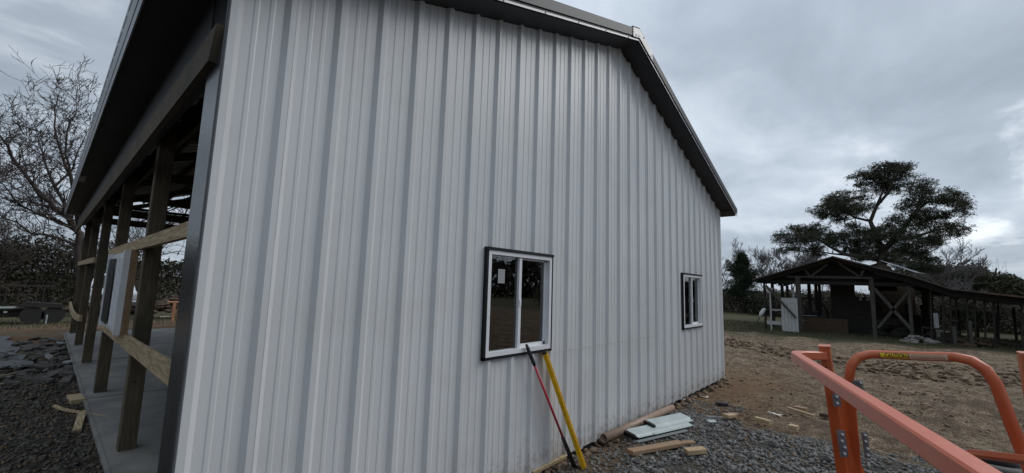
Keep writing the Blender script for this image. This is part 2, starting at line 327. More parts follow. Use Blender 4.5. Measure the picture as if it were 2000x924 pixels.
def build(name, mb, m, parent=None, smooth=False, label=None):
    me = bpy.data.meshes.new(name)
    if parent is None:
        v = np.array(mb.v); o = Vector(((v[:, 0].min()+v[:, 0].max())/2, (v[:, 1].min()+v[:, 1].max())/2, v[:, 2].min()))
    else: o = ORG[parent.name]
    va = np.array(mb.v, float)-np.array(o)
    me.from_pydata(va.tolist(), [], mb.f); me.update()
    me.materials.append(MATS[m] if isinstance(m, str) else m)
    ob = bpy.data.objects.new(name, me); C.objects.link(ob); ORG[ob.name] = o
    if parent is None: ob.location = o
    else: ob.parent = parent
    if smooth: me.polygons.foreach_set('use_smooth', [True]*len(me.polygons))
    if label: ob['label'] = label
    return ob
def thing(name, label, cat, loc, group=None):
    o = bpy.data.objects.new(name, None); o.empty_display_size = 0.2; C.objects.link(o); o.location = loc; ORG[o.name] = Vector(loc)
    o['label'] = label; o['category'] = cat
    if group: o['group'] = group
    return o
def tag(o, label=None, cat=None, group=None, kind=None):
    for k, v in (('label', label), ('category', cat), ('group', group), ('kind', kind)):
        if v: o[k] = v
    return o

# ------------------------------------------------------------------ numpy noise
rs_ = np.random.RandomState(3); TAB = rs_.rand(256, 256)
def vn(x, y):
    xi = np.floor(x).astype(int); yi = np.floor(y).astype(int); fx = x-xi; fy = y-yi
    fx = fx*fx*(3-2*fx); fy = fy*fy*(3-2*fy)
    a = TAB[xi % 256, yi % 256]; b = TAB[(xi+1) % 256, yi % 256]; c = TAB[xi % 256, (yi+1) % 256]; d = TAB[(xi+1) % 256, (yi+1) % 256]
    return (a*(1-fx)+b*fx)*(1-fy)+(c*(1-fx)+d*fx)*fy-0.5
def fbm(x, y, o=4):
    t = 0; a = 1
    for i in range(o): t = t+a*vn(x*2**i+17*i, y*2**i+31*i); a *= 0.5
    return t
def sm(a, b, x): t = np.clip((x-a)/(b-a), 0, 1); return t*t*(3-2*t)
def gz(x, y):
    x = np.asarray(x, float); y = np.asarray(y, float)
    near = 1-sm(12, 30, np.hypot(x-3, y+1))
    z = -0.065 + near*0.022*fbm(x*3.1, y*3.1) + near*0.012*fbm(x*11, y*11, 3)
    right = sm(6.0, 8.0, x)*(1-sm(21, 24, x))*(1-sm(4, 9, y))
    z = z + right*(0.13*fbm(x*0.55+y*.3, y*1.3, 5)+0.05*np.abs(fbm(x*2.6, y*1.5, 4)))+0.06*sm(9, 20, x)
    rut = np.exp(-((x-15.3-0.9*np.sin(y*.6))/1.1)**2)*sm(-9, -5, y)*(1-sm(2, 5, y)); z = z+rut*(0.16*fbm(x*1.2, y*1.9, 5)+0.02)
    leftz = (1-sm(-.2, .3, x))*sm(0, 3, y)*(1-sm(14, 18, y)); z = z+leftz*(0.05*fbm(x*2.4, y*1.5, 5))
    gravel = sm(2.2, 3.0, x)*(1-sm(5.8, 6.6, x))*sm(-4.5, -3.8, y)*(1-sm(-0.6, 0.1, y)); z = z+gravel*(0.05+0.03*fbm(x*1.5, y*1.5, 3))
    z = z-0.27*sm(16.5, 25, y)+0.27*sm(60, 120, y)
    inside = sm(0.10, 0.22, x)*(1-sm(9.1, 9.2, x))*sm(0.05, 0.2, y)*(1-sm(15.4, 15.55, y)); z = z*(1-inside)-0.25*inside
    return z
def ax(parts):
    o = []
    for a, b, st in parts: o += list(np.arange(a, b, st))
    return np.array(o)
xs = np.concatenate([[-600, -350, -200, -120, -70, -40, -25, -15], ax([(-10, -2, .8), (-2, 8, .05), (8, 13, .08), (13, 26, .16), (26, 40, 1)]), [45, 55, 70, 90, 120, 180, 300, 500, 900, 1500]])
ys = np.concatenate([[-900, -500, -300, -160, -90, -60, -40, -25, -16, -12, -10], ax([(-9, -4.5, .15), (-4.5, .6, .05), (.6, 6, .1), (6, 17, .14), (17, 40, 1)]), [45, 60, 80, 110, 160, 250, 500, 1000, 1800]])
GX, GY = np.meshgrid(xs, ys, indexing='ij'); GZ = gz(GX, GY)
me = bpy.data.meshes.new('ground'); nx, ny = GX.shape
vv = np.stack([GX, GY, GZ], -1).reshape(-1, 3)
ii = (np.arange(nx-1)[:, None]*ny+np.arange(ny-1)[None, :]).reshape(-1)
ff = np.stack([ii, ii+ny, ii+ny+1, ii+1], -1)
me.vertices.add(len(vv)); me.vertices.foreach_set('co', vv.reshape(-1)); me.loops.add(ff.size); me.loops.foreach_set('vertex_index', ff.reshape(-1))
me.polygons.add(len(ff)); me.polygons.foreach_set('loop_start', np.arange(0, ff.size, 4)); me.update(calc_edges=True); me.validate()
me.polygons.foreach_set('use_smooth', [True]*len(me.polygons)); me.materials.append(MATS['ground'])
go = bpy.data.objects.new('ground', me); C.objects.link(go); go['kind'] = 'structure'; go['label'] = 'bare muddy building site ground with straw, ruts and a grass strip'
def G(x, y): return float(gz(x, y))

# ------------------------------------------------------------------ the barn
W, LEN, EAVE, RIDGE = 9.28, 15.6, 3.571, 5.202
XL = 0.04; XM = (XL+W)/2; SL = (RIDGE-EAVE)/(XM-XL)
def ztop(x): return RIDGE-abs(x-XM)*SL
OH = 0.28
barn = thing('metal_barn', 'large pale grey ribbed metal barn under construction with dark roof trim and open side', 'building', (XM, 7.8, 0))
# slab
build('concrete_slab', MB().box(0.13, W-.04, 0.03, LEN, -0.3, 0), 'concrete', barn)
build('footing', MB().box(0.095, 0.128, 0.03, LEN, -0.3, -0.035), 'concrete', barn)
# siding: each three-foot sheet is a part
W1 = (2.12, 3.10, 1.13, 2.115); W2 = (6.93, 7.92, 1.13, 2.10)
X0 = 0.335+0.04
def profile():
    pts = []            # (x, y) y negative = outwards
    n = -1
    while True:
        c = X0+n*0.3048
        if c > W+.2: break
        pts += [(c-.048, 0), (c-.018, -.028), (c+.018, -.028), (c+.048, 0),
                (c+.095, 0), (c+.103, -.0038), (c+.121, -.0038), (c+.129, 0), (c+.176, 0), (c+.184, -.0038), (c+.202, -.0038), (c+.210, 0)]
        n += 1
    return pts
prof = [p for p in profile() if XL < p[0] < W]
prof = [(XL, 0)]+prof+[(W, 0)]
cuts = [W1[0], W1[1], W2[0], W2[1], XM]
def ins(prof, x):
    for i in range(len(prof)-1):
        a, b = prof[i], prof[i+1]
        if a[0] < x < b[0]:
            t = (x-a[0])/(b[0]-a[0]); return prof[:i+1]+[(x, a[1]+t*(b[1]-a[1]))]+prof[i+1:]
    return prof
for c_ in cuts: prof = ins(prof, c_)
def wall_sheets(prof, seams, name, parent, y0, zt, openings, zb=0.0, flip=1):
    for k in range(len(seams)-1):
        a, b = seams[k], seams[k+1]; mb = MB(); lap = 0.0015*(k % 2)
        for i in range(len(prof)-1):
            p, q = prof[i], prof[i+1]; xm = (p[0]+q[0])/2
            if not (a <= xm < b): continue
            yp = y0+flip*(p[1]-lap); yq = y0+flip*(q[1]-lap)
            spans = [(zb, None)]
            for o in openings:
                if o[0] < xm < o[1]: spans = [(zb, o[2]), (o[3], None)]
            for lo, hi in spans:
                mb.poly([(p[0], yp, lo), (q[0], yq, lo), (q[0], yq, zt(q[0]) if hi is None else hi), (p[0], yp, zt(p[0]) if hi is None else hi)])
        if mb.f: build(name, mb, 'siding', parent)
seams = [XL-1]+[X0+.03+n*0.9144 for n in range(0, 10)]+[W+1]
wall_sheets(prof, seams, 'siding_panel', barn, 0.0, lambda x: ztop(x)-.002, [W1, W2])
# corner trims
build('corner_trim', MB().box(XL-.006, XL-.002, -.034, .26, -.01, EAVE-.02), 'trim_dark', barn)
mb = MB().box(W-.05, W+.004, -.034, -.030, -.01, EAVE); mb.box(W+.001, W+.005, -.03, .06, -.01, EAVE)
build('corner_trim', mb, 'siding', barn)
build('base_trim', MB().box(XL+.004, W-.004, .004, .012, -.06, .03), 'black_trim', barn)
# screws in the girt line
mb = MB()
n = 10
while X0+n*.3048 < W-.1:
    xx = X0+n*.3048+.06
    if not (W2[0]-.05 < xx < W2[1]+.05): mb.disc((xx, 0, 1.10-.0), (0, -1, 0), .0055, .004, 6)
    n += 1
build('screw_row', mb, 'rust_screw', barn)['kind'] = 'stuff'
build('bolt_hole', MB().disc((5.915, 0.0, 1.087), (0, -1, 0), .018, .004, 12), 'black_trim', barn)
build('chalk_line', MB().box(3.16, 5.93, -.0335, -.0325, 1.098, 1.101), 'chalk', barn)

# inner sheet of gable girts (seen faintly through windows) and side wall on the far right
mbr = []
y = 0.1
pr2 = []
while y < LEN:
    pr2 += [(y-.036, 0), (y-.016, .03), (y+.016, .03), (y+.036, 0)]; y += .3048
k = 0
while k*.9144 < LEN:
    mb = MB(); a, b = k*.9144, (k+1)*.9144
    for i in range(len(pr2)-1):
        p, q = pr2[i], pr2[i+1]
        if a <= (p[0]+q[0])/2 < b: mb.poly([(W+p[1]-.002*(k % 2), p[0], 0), (W+q[1]-.002*(k % 2), q[0], 0), (W+q[1]-.002*(k % 2), q[0], EAVE-.02), (W+p[1]-.002*(k % 2), p[0], EAVE-.02)])
    if mb.f: build('siding_panel', mb, 'siding', barn)
    k += 1
# posts
PY = [.30, 3.25, 6.3, 9.35, 12.4, 15.43]
for y in PY:
    build('post', MB().bar((.278, y, 0.0), (.278, y, EAVE+.02), .14, .14, up=(0, 1, 0), ch=.006), 'treated', barn)
    build('post', MB().bar((W-.15, y, 0.0), (W-.15, y, EAVE+.02), .16, .135, up=(0, 1, 0), ch=.006), 'treated_dark', barn)
for x in (3.4, 5.9): build('post', MB().bar((x, 15.43, 0), (x, 15.43, ztop(x)-.2), .135, .14, up=(0, 1, 0)), 'treated_dark', barn)
for x in (1.95, 4.7, 8.0): build('post', MB().bar((x, .30, 0), (x, .30, ztop(x)-.2), .135, .14, up=(0, 1, 0)), 'treated_dark', barn)
# gable girts behind siding
for z in (.6, 1.09, 2.16, 2.75, 3.3): build('girt', MB().box(XL+.1, W-.1, .004+.03, .072, z-.07, z+.07), 'treated_dark', barn)
for y_ in (5.9, 9.55): build('slab_joint', MB().box(.132, W-.05, y_, y_+.012, -.001, .0035), 'old_dark', barn)
# nail plates where rafters meet posts, nail heads on the girts
# outside header along the open side (two lengths) and inner header
build('header_beam', MB().hexa([(-.004, .06, 2.955), (.034, .06, 2.955), (.034, 9.35, 2.955), (-.004, 9.35, 2.955), (-.004, -.03, 3.14), (.034, -.03, 3.14), (.034, 9.35, 3.14), (-.004, 9.35, 3.14)]), 'treated', barn)
build('header_beam', MB().box(-.002, .034, 9.356, 15.55, 2.96, 3.14), 'treated', barn)
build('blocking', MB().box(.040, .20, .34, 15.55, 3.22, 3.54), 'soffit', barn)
build('header_beam', MB().box(.372, .41, .12, 15.55, 3.26, 3.53), 'treated_dark', barn)
build('header_beam', MB().box(W-.24, W-.20, .12, 15.55, 3.26, 3.53), 'treated_dark', barn)
# loose-ended girts on the open side
build('girt', MB().hexa([(.160, .27, 2.05), (.205, .27, 2.05), (.205, 6.42, 2.035), (.160, 6.42, 2.035), (.160, .27, 2.16), (.205, .27, 2.16), (.205, 6.42, 2.15), (.160, 6.42, 2.15)]), 'pine_board', barn)
build('girt', MB().hexa([(.160, .98, 1.035), (.205, .98, 1.035), (.205, 6.30, .955), (.160, 6.30, .955), (.160, .98, 1.175), (.205, .98, 1.175), (.205, 6.30, 1.07), (.160, 6.30, 1.07)]), 'pine_board', barn)
build('girt', MB().box(.160, .205, 9.3, 15.5, 1.99, 2.10), 'pine_board', barn)
mb = MB(); q = [(9.9, .83), (11.0, .77), (12.4, .72), (14.0, .74), (15.5, .85)]
for (a, za), (b, zb_) in zip(q, q[1:]): mb.hexa([(.11, a, za-.06), (.155, a, za-.06), (.155, b, zb_-.06), (.11, b, zb_-.06), (.11, a, za+.06), (.155, a, za+.06), (.155, b, zb_+.06), (.11, b, zb_+.06)])
build('girt', mb, 'pine_board', barn)
# side window in the open side
build('stud', MB().box(.132, .190, 3.44, 3.49, 1.11, 2.045), 'scrap_brown', barn)
build('stud', MB().box(.165, .30, 5.3, 5.34, 1.06, 2.04), 'treated', barn)
sw = MB().box(.078, .130, 3.47, 3.54, 1.13, 2.03).box(.120, .20, 3.54, 3.62, 1.13, 2.03); sw.box(.070, .20, 5.0, 5.10, 1.10, 2.03); sw.box(.120, .20, 3.62, 5.0, 1.96, 2.03); sw.box(.12, .20, 3.62, 5.0, 1.10, 1.17)

for i in range(6): sw.box(.086+.010*(i % 2), .18, 3.62+i*.115, 3.735+i*.115, 1.17, 1.96)
swo = build('window_frame', sw, 'vinyl', barn)
build('pane', MB().box(.080, .084, 4.31, 5.0, 1.17, 1.96), 'black_trim', swo)
build('window_trim', MB().box(.155, .165, 5.08, 5.16, 1.08, 2.04), 'black_trim', barn)
# roof: sheets, purlins, trusses
TH = 0.15
def roofz(x): return RIDGE+TH-abs(x-XM)*SL
XO0, XO1 = XL-.325, W+.325
for side in (0, 1):
    y = -OH; k = 0
    while y < LEN+OH-.01:
        y2 = min(y+.9144, LEN+OH); mb = MB(); pf = []
        c = y
        for j in range(3):
            c = y+j*.3048
            pf += [(c, .019), (c+.02, .019), (c+.04, 0), (c+.27, 0)]
        pf.append((y2, .019)); pf = [q for q in pf if q[0] <= y2]
        xa, xb = (XO0, XM) if side == 0 else (XM, XO1)
        for (p0, h0), (p1, h1) in zip(pf, pf[1:]):
            mb.poly([(xa, p0, roofz(xa)+h0), (xb, p0, roofz(xb)+h0), (xb, p1, roofz(xb)+h1), (xa, p1, roofz(xa)+h1)])
        build('roof_panel', mb, 'charcoal', barn); y = y2; k += 1
    sg = -1 if side == 0 else 1
    d = .15
    while d < 4.9:
        x = XM+sg*d
        z = roofz(x)-.012
        build('purlin', MB().bar((x, .06, z-.045), (x, LEN, z-.045), .04, .088), 'treated', barn); d += .61
for y in PY:
    yy = y+.09
    for s_ in (-1, 1):
        xe = XM+s_*(XM-XL-.25)
        build('rafter', MB().bar((XM, yy, roofz(XM)-.19), (xe, yy, roofz(xe)-.19), .04, .14), 'treated_dark', barn)
    if y > 1:
        build('truss_chord', MB().box(.25, W-.2, yy-.02, yy+.02, 3.36, 3.50), 'treated_dark', barn)
        for s_ in (-1, 1):
            for a, b in ((1.1, 2.2), (2.2, 2.2), (3.3, 2.2), (1.1, .0)):
                build('truss_web', MB().bar((XM+s_*a, yy+.001*a, 3.45), (XM+s_*b*(.9 if b else 0), yy+.001*a, roofz(XM+s_*b)-.22), .035, .085, up=(0, 1, 0)), 'treated_dark', barn)
# far gable boards with narrow gaps between
for z0, z1 in ((3.32, 3.52), (3.61, 3.74), (3.86, 3.95), (4.13, 4.30), (4.31, 4.62), (4.63, 4.95), (4.96, 5.2)):
    xa = max(.1, XM-(roofz(XM)-z1-.03)/SL); xb = min(W-.1, XM+(roofz(XM)-z1-.03)/SL)
    build('gable_board', MB().box(xa, xb, 15.56, 15.60, z0, z1), 'old_dark', barn)
# soffits
def slab_between(x0, x1, y0, y1, zf, t=.004):
    return MB().hexa([(x0, y0, zf(x0)), (x1, y0, zf(x1)), (x1, y1, zf(x1)), (x0, y1, zf(x0)), (x0, y0, zf(x0)+t), (x1, y0, zf(x1)+t), (x1, y1, zf(x1)+t), (x0, y1, zf(x0)+t)])
zs = lambda x: ztop(x)+.001
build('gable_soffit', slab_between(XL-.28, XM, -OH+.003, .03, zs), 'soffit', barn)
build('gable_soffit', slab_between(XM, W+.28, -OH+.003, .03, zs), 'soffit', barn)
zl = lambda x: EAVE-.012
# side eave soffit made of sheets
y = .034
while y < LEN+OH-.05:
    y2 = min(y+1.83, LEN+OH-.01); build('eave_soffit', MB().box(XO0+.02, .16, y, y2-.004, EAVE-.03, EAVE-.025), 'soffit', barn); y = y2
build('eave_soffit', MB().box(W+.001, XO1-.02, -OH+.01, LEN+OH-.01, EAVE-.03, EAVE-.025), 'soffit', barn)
build('pale_patch', MB().box(XO0+.05, XO0+.13, 8.2, 8.9, EAVE-.036, EAVE-.031), 'edge_grey', barn)  # small pale grey patch on the dark eave soffit
# return box at the corners of the gable eave
build('eave_return', MB().hexa([(XL-.30, -OH+.01, EAVE-.028), (XL+.0, -OH+.01, EAVE-.028), (XL+.0, .03, EAVE-.028), (XL-.30, .03, EAVE-.028), (XL-.30, -OH+.01, ztop(XL-.3)), (XL, -OH+.01, ztop(XL)-.002), (XL, .03, ztop(XL)-.002), (XL-.30, .03, ztop(XL-.3))]), 'soffit', barn)
build('eave_return', MB().hexa([(W+.006, -OH+.01, EAVE-.024), (W+.30, -OH+.01, EAVE-.024), (W+.30, .03, EAVE-.024), (W+.006, .03, EAVE-.024), (W+.006, -OH+.01, EAVE-.004), (W+.30, -OH+.01, EAVE-.010), (W+.30, .03, EAVE-.010), (W+.006, .03, EAVE-.004)]), 'soffit', barn)
# eave fascia
build('eave_fascia', MB().hexa([(XO0+.035, -OH, EAVE-.07), (XO0+.045, -OH, EAVE-.07), (XO0+.045, LEN+OH, EAVE-.07), (XO0+.035, LEN+OH, EAVE-.07), (XO0-.004, -OH, roofz(XO0)+.02), (XO0+.006, -OH, roofz(XO0)+.02), (XO0+.006, LEN+OH, roofz(XO0)+.02), (XO0-.004, LEN+OH, roofz(XO0)+.02)]), 'charcoal_face', barn)
build('eave_fascia', MB().box(XO1-.005, XO1+.004, -OH, LEN+OH, EAVE-.06, roofz(XO1)+.02), 'charcoal_face', barn)
# rake trim: face, shadow gap, pale lip
def rake(xa, xb, name, z0, z1, y0, y1, m, par):
    f = lambda x: ztop(x)
    return build(name, MB().hexa([(xa, y0, f(xa)+z0), (xb, y0, f(xb)+z0), (xb, y1, f(xb)+z0), (xa, y1, f(xa)+z0), (xa, y0, f(xa)+z1), (xb, y0, f(xb)+z1), (xb, y1, f(xb)+z1), (xa, y1, f(xa)+z1)]), m, par)
for xa, xb in ((XO0, XM), (XM, XO1)):
    rake(xa, xb, 'rake_trim', .062, .172, -OH-.022, -OH-.018, 'rake_face', barn)
    rake(xa, xb, 'rake_trim', .030, .062, -OH-.008, -OH-.004, 'black_trim', barn)
    rake(xa, xb, 'rake_lip', .008, .030, -OH-.016, -OH-.010, 'edge_grey', barn)
    rake(xa, xb, 'rake_trim', .1725, .1765, -OH-.022, -OH+.10, 'rake_face', barn)
mb = MB()
for i in range(16):
    x = XL+.1+i*.6
    mb.disc((x, -OH-.016, ztop(x)+.019), (0, -1, 0), .008, .005, 6)
build('trim_screw', mb, 'screw', barn)['kind'] = 'stuff'
for s_ in (-1, 1):
    xa, xb = (XM-.20, XM) if s_ < 0 else (XM, XM+.42)
    rake(xa, xb, 'ridge_cap', .045, .178, -OH-.030, -OH-.026, 'ridge_grey', barn)
    xa, xb = (XM-.2, XM) if s_ < 0 else (XM, XM+.2)
    rake(xa, xb, 'ridge_cap', .195, .20, -OH-.026, LEN+OH, 'ridge_grey', barn)
mb = MB()
for x, dz in ((XM-.12, .07), (XM-.03, .07), (XM+.12, .15), (XM+.36, .07)): mb.disc((x, -OH-.03, ztop(x)+dz), (0, -1, 0), .009, .006, 6)
build('trim_screw', mb, 'screw', barn)['kind'] = 'stuff'

# gable windows
def window(Wn, left_slides, name='window'):
    x0, x1, z0, z1 = Wn
    t = MB()
    t.box(x0-.005, x1+.005, -.050, .0, z1-.022, z1+.004)        # head
    t.box(x0-.003, x0+.018, -.040, .0, z0, z1-.022); t.box(x1-.018, x1+.003, -.040, .0, z0, z1-.022); t.box(x0-.003, x1+.003, -.040, .0, z0-.003, z0+.020)
    tr = build('window_trim', t, 'black_trim', barn)
    a0, a1, b0, b1 = x0+.020, x1-.020, z0+.022, z1-.024
    f = MB(); fw = .036
    for bx in ((a0, a0+fw, b0, b1), (a1-fw, a1, b0, b1)): f.box(bx[0], bx[1], -.040, .045, bx[2], bx[3])
    f.box(a0+fw, a1-fw, -.040, .045, b1-fw, b1); f.box(a0+fw, a1-fw, -.040, .045, b0, b0+fw*1.15)
    fr = build('window_frame', f, 'vinyl', barn)
    mid = (a0+a1)/2-.02
    build('mullion', MB().box(mid-.018, mid+.018, -.028, .040, b0+fw*1.16, b1-fw-.001), 'vinyl', fr)
    # sash of the right half sits deeper
    s_ = MB(); c0, c1, d0, d1 = mid+.019, a1-fw-.001, b0+fw*1.16, b1-fw-.001; sw_ = .030
    s_.box(c0, c0+sw_*.4, .008, .036, d0, d1); s_.box(c1-sw_, c1, .008, .036, d0, d1); s_.box(c0, c1, .008, .0355, d1-sw_*.6, d1-.0005); s_.box(c0, c1, .008, .0355, d0+.0005, d0+sw_)
    build('sash', s_, 'vinyl', fr)
    build('pane', MB().box(c0+.012, c1-sw_, .018, .022, d0+sw_, d1-sw_*.6), 'glass', fr)
    e0, e1 = a0+fw+.001, mid-.019
    build('pane', MB().box(e0, e1, .000, .004, d0, d1), 'glass', fr)
    # insect screen frame behind left pane
    g_ = MB(); g_.box(e0, e0+.02, .012, .02, d0, d1); g_.box(e1-.045, e1-.002, .012, .02, d0, d1); g_.box(e0+.02, e1-.045, .012, .02, d0, d0+.05); g_.box(e0+.02, e1-.045, .012, .02, d1-.03, d1)
    build('screen_frame', g_, 'steel', fr)
    build('insect_screen', MB().box(e0+.021, e1-.046, .0155, .0165, d0+.051, d1-.031), 'screen_mesh', fr)
    build('latch', MB().box(mid-.012, mid+.012, -.036, -.0285, (b0+b1)/2-.03, (b0+b1)/2+.03), 'vinyl', fr)
    return fr, (e0, e1, d0, d1)
fr1, r1 = window(W1, True); fr2, r2_ = window(W2, True)
build('sticker', MB().box(r1[0]+.125, r1[0]+.215, -.003, -.001, r1[3]-.255, r1[3]-.125), 'sticker', fr1)

# ------------------------------------------------------------------ tools leaning on the wall
lv = thing('spirit_level', 'long yellow spirit level leaning on the wall below the window corner', 'level', (3.41, -.25, G(3.41, -.25)))
A = Vector((3.41, -.26, -.055)); B = Vector((2.965, -.055, 1.125)); d = (B-A)
fwd = Vector((0.55, -0.83, 0)).normalized()
mb = MB(); sdv = d.normalized().cross(fwd).normalized()
def along(t, o=0, dp=0): return A+d*t+sdv*o+fwd*dp
mb.bar(A+sdv*.036, B+sdv*.036, .020, .040, up=fwd); mb.bar(A-sdv*.036, B-sdv*.036, .020, .040, up=fwd); 
for a, b in ((0, .07), (.11, .44), (.54, .84), (.91, 1)): mb.bar(along(a), along(b), .053, .010, up=fwd)
build('body', mb, 'level_yellow', lv)
for a, b in ((.071, .109), (.441, .539), (.841, .909)):
    build('vial', MB().bar(along(a), along(b), .050, .018, up=fwd), 'vial', lv)
build('marking', MB().bar(along(.70, 0, .0065), along(.82, 0, .0065), .016, .001, up=fwd), 'label_black', lv)
build('end_cap', MB().bar(along(.995), along(1.006), .094, .042, up=fwd), 'black_trim', lv)
pl = thing('pry_tool', 'red fibreglass handled long tool with black grip leaning against the window sill', 'tool', (3.37, -.19, G(3.37, -.19)))
A2 = Vector((3.345, -.185, -.05)); B2 = Vector((2.660, -.065, 1.225)); d2 = B2-A2
P2 = lambda t: A2+d2*t
build('handle', MB().tube([P2(.27), P2(.84)], .0125, 10), 'red_fibre', pl, True)
build('grip', MB().tube([P2(.84), P2(.86), P2(.97), P2(1.0)], [.015, .019, .018, .013], 10), 'rubber', pl, True)
build('socket', MB().tube([P2(.27), P2(.26), P2(.0)], [.014, .020, .024], 10), 'rubber', pl, True)

# pipe and folded sheet
ptube = MB(); pa = Vector((4.36, -.03, .005)); pb = Vector((6.37, .0, -.0)); dd = (pb-pa).normalized(); sv = dd.cross(Vector((0, 0, 1))).normalized(); uv = sv.cross(dd)
pa = Vector((4.08, -.10, .045)); pb = Vector((6.13, -.12, .008)); dd = (pb-pa).normalized(); sv = dd.cross(Vector((0, 0, 1))).normalized(); uv = sv.cross(dd)
nn_ = 24; base = len(ptube.v)
for p, rr in ((pa, .049), (pb, .049), (pb, .044), (pa, .044)):
    for j in range(nn_):
        a = 2*math.pi*j/nn_; ptube.v.append(tuple(p+(sv*math.cos(a)+uv*math.sin(a))*rr))
for i in range(4):
    for j in range(nn_):
        k2 = (i+1) % 4; ptube.f.append((i*nn_+j, i*nn_+(j+1) % nn_, k2*nn_+(j+1) % nn_, k2*nn_+j))
tag(build('pipe', ptube, 'pipe', None, True), 'brown plastic pipe lying on the dirt along the foot of the wall', 'pipe')

sh = thing('trim_offcuts', 'stacked pale green metal trim offcuts lying on gravel in front of the brown pipe', 'sheet metal', (5.3, -.3, -.02))
def sheet(a, b, wd, prof_, m, name, zb):
    # bent sheet from a to b (ground points), prof_ = list of (across, up)
    a, b = Vector((*a, zb)), Vector((*b, zb)); dr = (b-a).normalized(); sc_ = Vector((dr.y, -dr.x, 0)); mb = MB()
    for (s0, h0), (s1, h1) in zip(prof_, prof_[1:]):
        q0, q1 = sc_*s0+Vector((0, 0, h0)), sc_*s1+Vector((0, 0, h1)); t = Vector((0, 0, .003))
        mb.hexa([a+q0, b+q0, b+q1, a+q1, a+q0+t, b+q0+t, b+q1+t, a+q1+t])
    return build(name, mb, m, sh)
sheet((4.52, -.25), (5.50, -.55), .3, [(-.12, .045), (.05, .03), (.06, .016), (.10, .012)], 'galv', 'trim_piece', .0)
sheet((4.98, -.30), (5.66, -.50), .3, [(-.10, .072), (.05, .05), (.065, .028), (.11, .022)], 'galv', 'trim_piece', .01)
sheet((4.38, -.37), (5.25, -.64), .3, [(-.02, .012), (.03, .006)], 'galv_dark', 'trim_piece', -.005)
sheet((4.75, -.42), (5.48, -.64), .3, [(-.03, .02), (.02, .015)], 'galv', 'trim_piece', .0)
build('end_flap', MB().hexa([(4.955, -.19, .05), (4.98, -.19, .05), (4.93, -.36, .03), (4.905, -.36, .03), (4.955, -.19, .085), (4.98, -.19, .085), (4.93, -.36, .065), (4.905, -.36, .065)]), 'black_trim', sh)
build('end_flap', MB().hexa([(4.49, -.13, .0), (4.51, -.13, .0), (4.46, -.32, .0), (4.44, -.32, .0), (4.49, -.13, .053), (4.51, -.13, .053), (4.46, -.32, .036), (4.44, -.32, .036)]), 'black_trim', sh)

def plank(a, b, wd, th, m, label, cat='wood offcut', name='wood_offcut', lift=(0.0, 0.0), bend=0.0, twist=0, group=None):
    za, zb_ = G(*a)+th/2+lift[0], G(*b)+th/2+lift[1]
    A_, B_ = Vector((*a, za)), Vector((*b, zb_)); mb = MB()
    if bend:
        sd2 = (B_-A_).cross(Vector((0, 0, 1))).normalized(); pts = [A_+(B_-A_)*t+sd2*bend*math.sin(math.pi*t) for t in (0, .25, .5, .75, 1)]
        for p, q in zip(pts, pts[1:]): mb.bar(p, q, wd, th)
    else: mb.bar(A_, B_, wd, th, twist=twist, ch=min(wd, th)*.12)
    return tag(build(name, mb, m), label, cat, group)
plank((3.93, -.50), (4.66, -.78), .10, .045, 'scrap_brown', 'thick brown plank offcut lying on gravel in front of the leaning level', lift=(.03, .03))
plank((4.62, -.70), (4.86, -.86), .07, .03, 'scrap_brown', 'short flat brown sliver touching the end of the thick plank', lift=(.02, .02))
plank((4.39, -.93), (4.56, -1.07), .09, .055, 'pine_scrap', 'chunky split tan block on the gravel nearest the bottom edge', lift=(.03, .03))
plank((2.88, .055-.05), (3.36, -.055), .04, .035, 'pine_board', 'pale square stick angled against the wall foot left of the level', lift=(.03, .06))
plank((7.82, -1.36), (7.60, -1.74), .045, .03, 'pine_scrap', 'long pale stick lying on the straw dirt beyond the gravel', lift=(.03, .03))
plank((6.17, -.86), (6.33, -.93), .10, .04, 'pine_scrap', 'light tan block at the gravel edge beside a brown one', lift=(.06, .06))
plank((6.42, -.86), (6.54, -.93), .06, .04, 'scrap_brown', 'small dark brown block behind the light tan block', lift=(.05, .05))
plank((6.50, -1.17), (6.42, -1.37), .07, .05, 'pine_scrap', 'tan wood block with one dark end at the far gravel edge', lift=(.06, .06))
plank((6.46, -1.58), (6.44, -1.68), .09, .05, 'pine_scrap', 'rightmost tan cube of wood on the far gravel edge', lift=(.05, .05))
plank((7.02, -.49), (7.08, -.66), .10, .04, 'rubber', 'small black block on the orange dirt past the pipe', 'block', 'dark_block', lift=(.03, .03))
plank((7.82, -1.80), (7.76, -1.92), .10, .05, 'old_brown', 'dark brown block half hidden behind the orange rail post', 'block', 'dark_block', lift=(.02, .02))
plank((8.05, -1.42), (8.0, -1.60), .10, .03, 'scrap_brown', 'flat brown chip behind the long pale stick', lift=(.03, .03))
plank((5.62, -.79), (5.70, -.86), .09, .012, 'galv', 'small pale metal chip on the gravel', 'metal scrap', 'metal_scrap', lift=(.08, .08))
plank((5.86, -.70), (6.02, -.86), .08, .012, 'stone', 'grey bent metal strip behind the small pale chip', 'metal scrap', 'metal_scrap', lift=(.08, .08))
def shaving(pts, label):
    mb = MB()
    for a, b in pts:
        mb.bar((*a, G(*a)+.03), (*b, G(*b)+.035), .022, .008)
    tag(build('wood_shaving', mb, 'white_chip'), label, 'shaving')
shaving([((6.86, .0), (7.02, -.06))], 'straight white sliver on dirt nearest the wall foot')
shaving([((7.05, -.12), (7.14, -.10))], 'short tilted white sliver between two other slivers')
shaving([((7.42, -.12), (7.37, -.24)), ((7.37, -.24), (7.52, -.22))], 'white V-shaped splinter on the orange dirt')
shaving([((7.18, -1.20), (7.14, -1.30)), ((7.14, -1.30), (7.22, -1.38)), ((7.2, -1.26), (7.1, -1.38))], 'tangle of white plastic strips on brown dirt before the gravel')
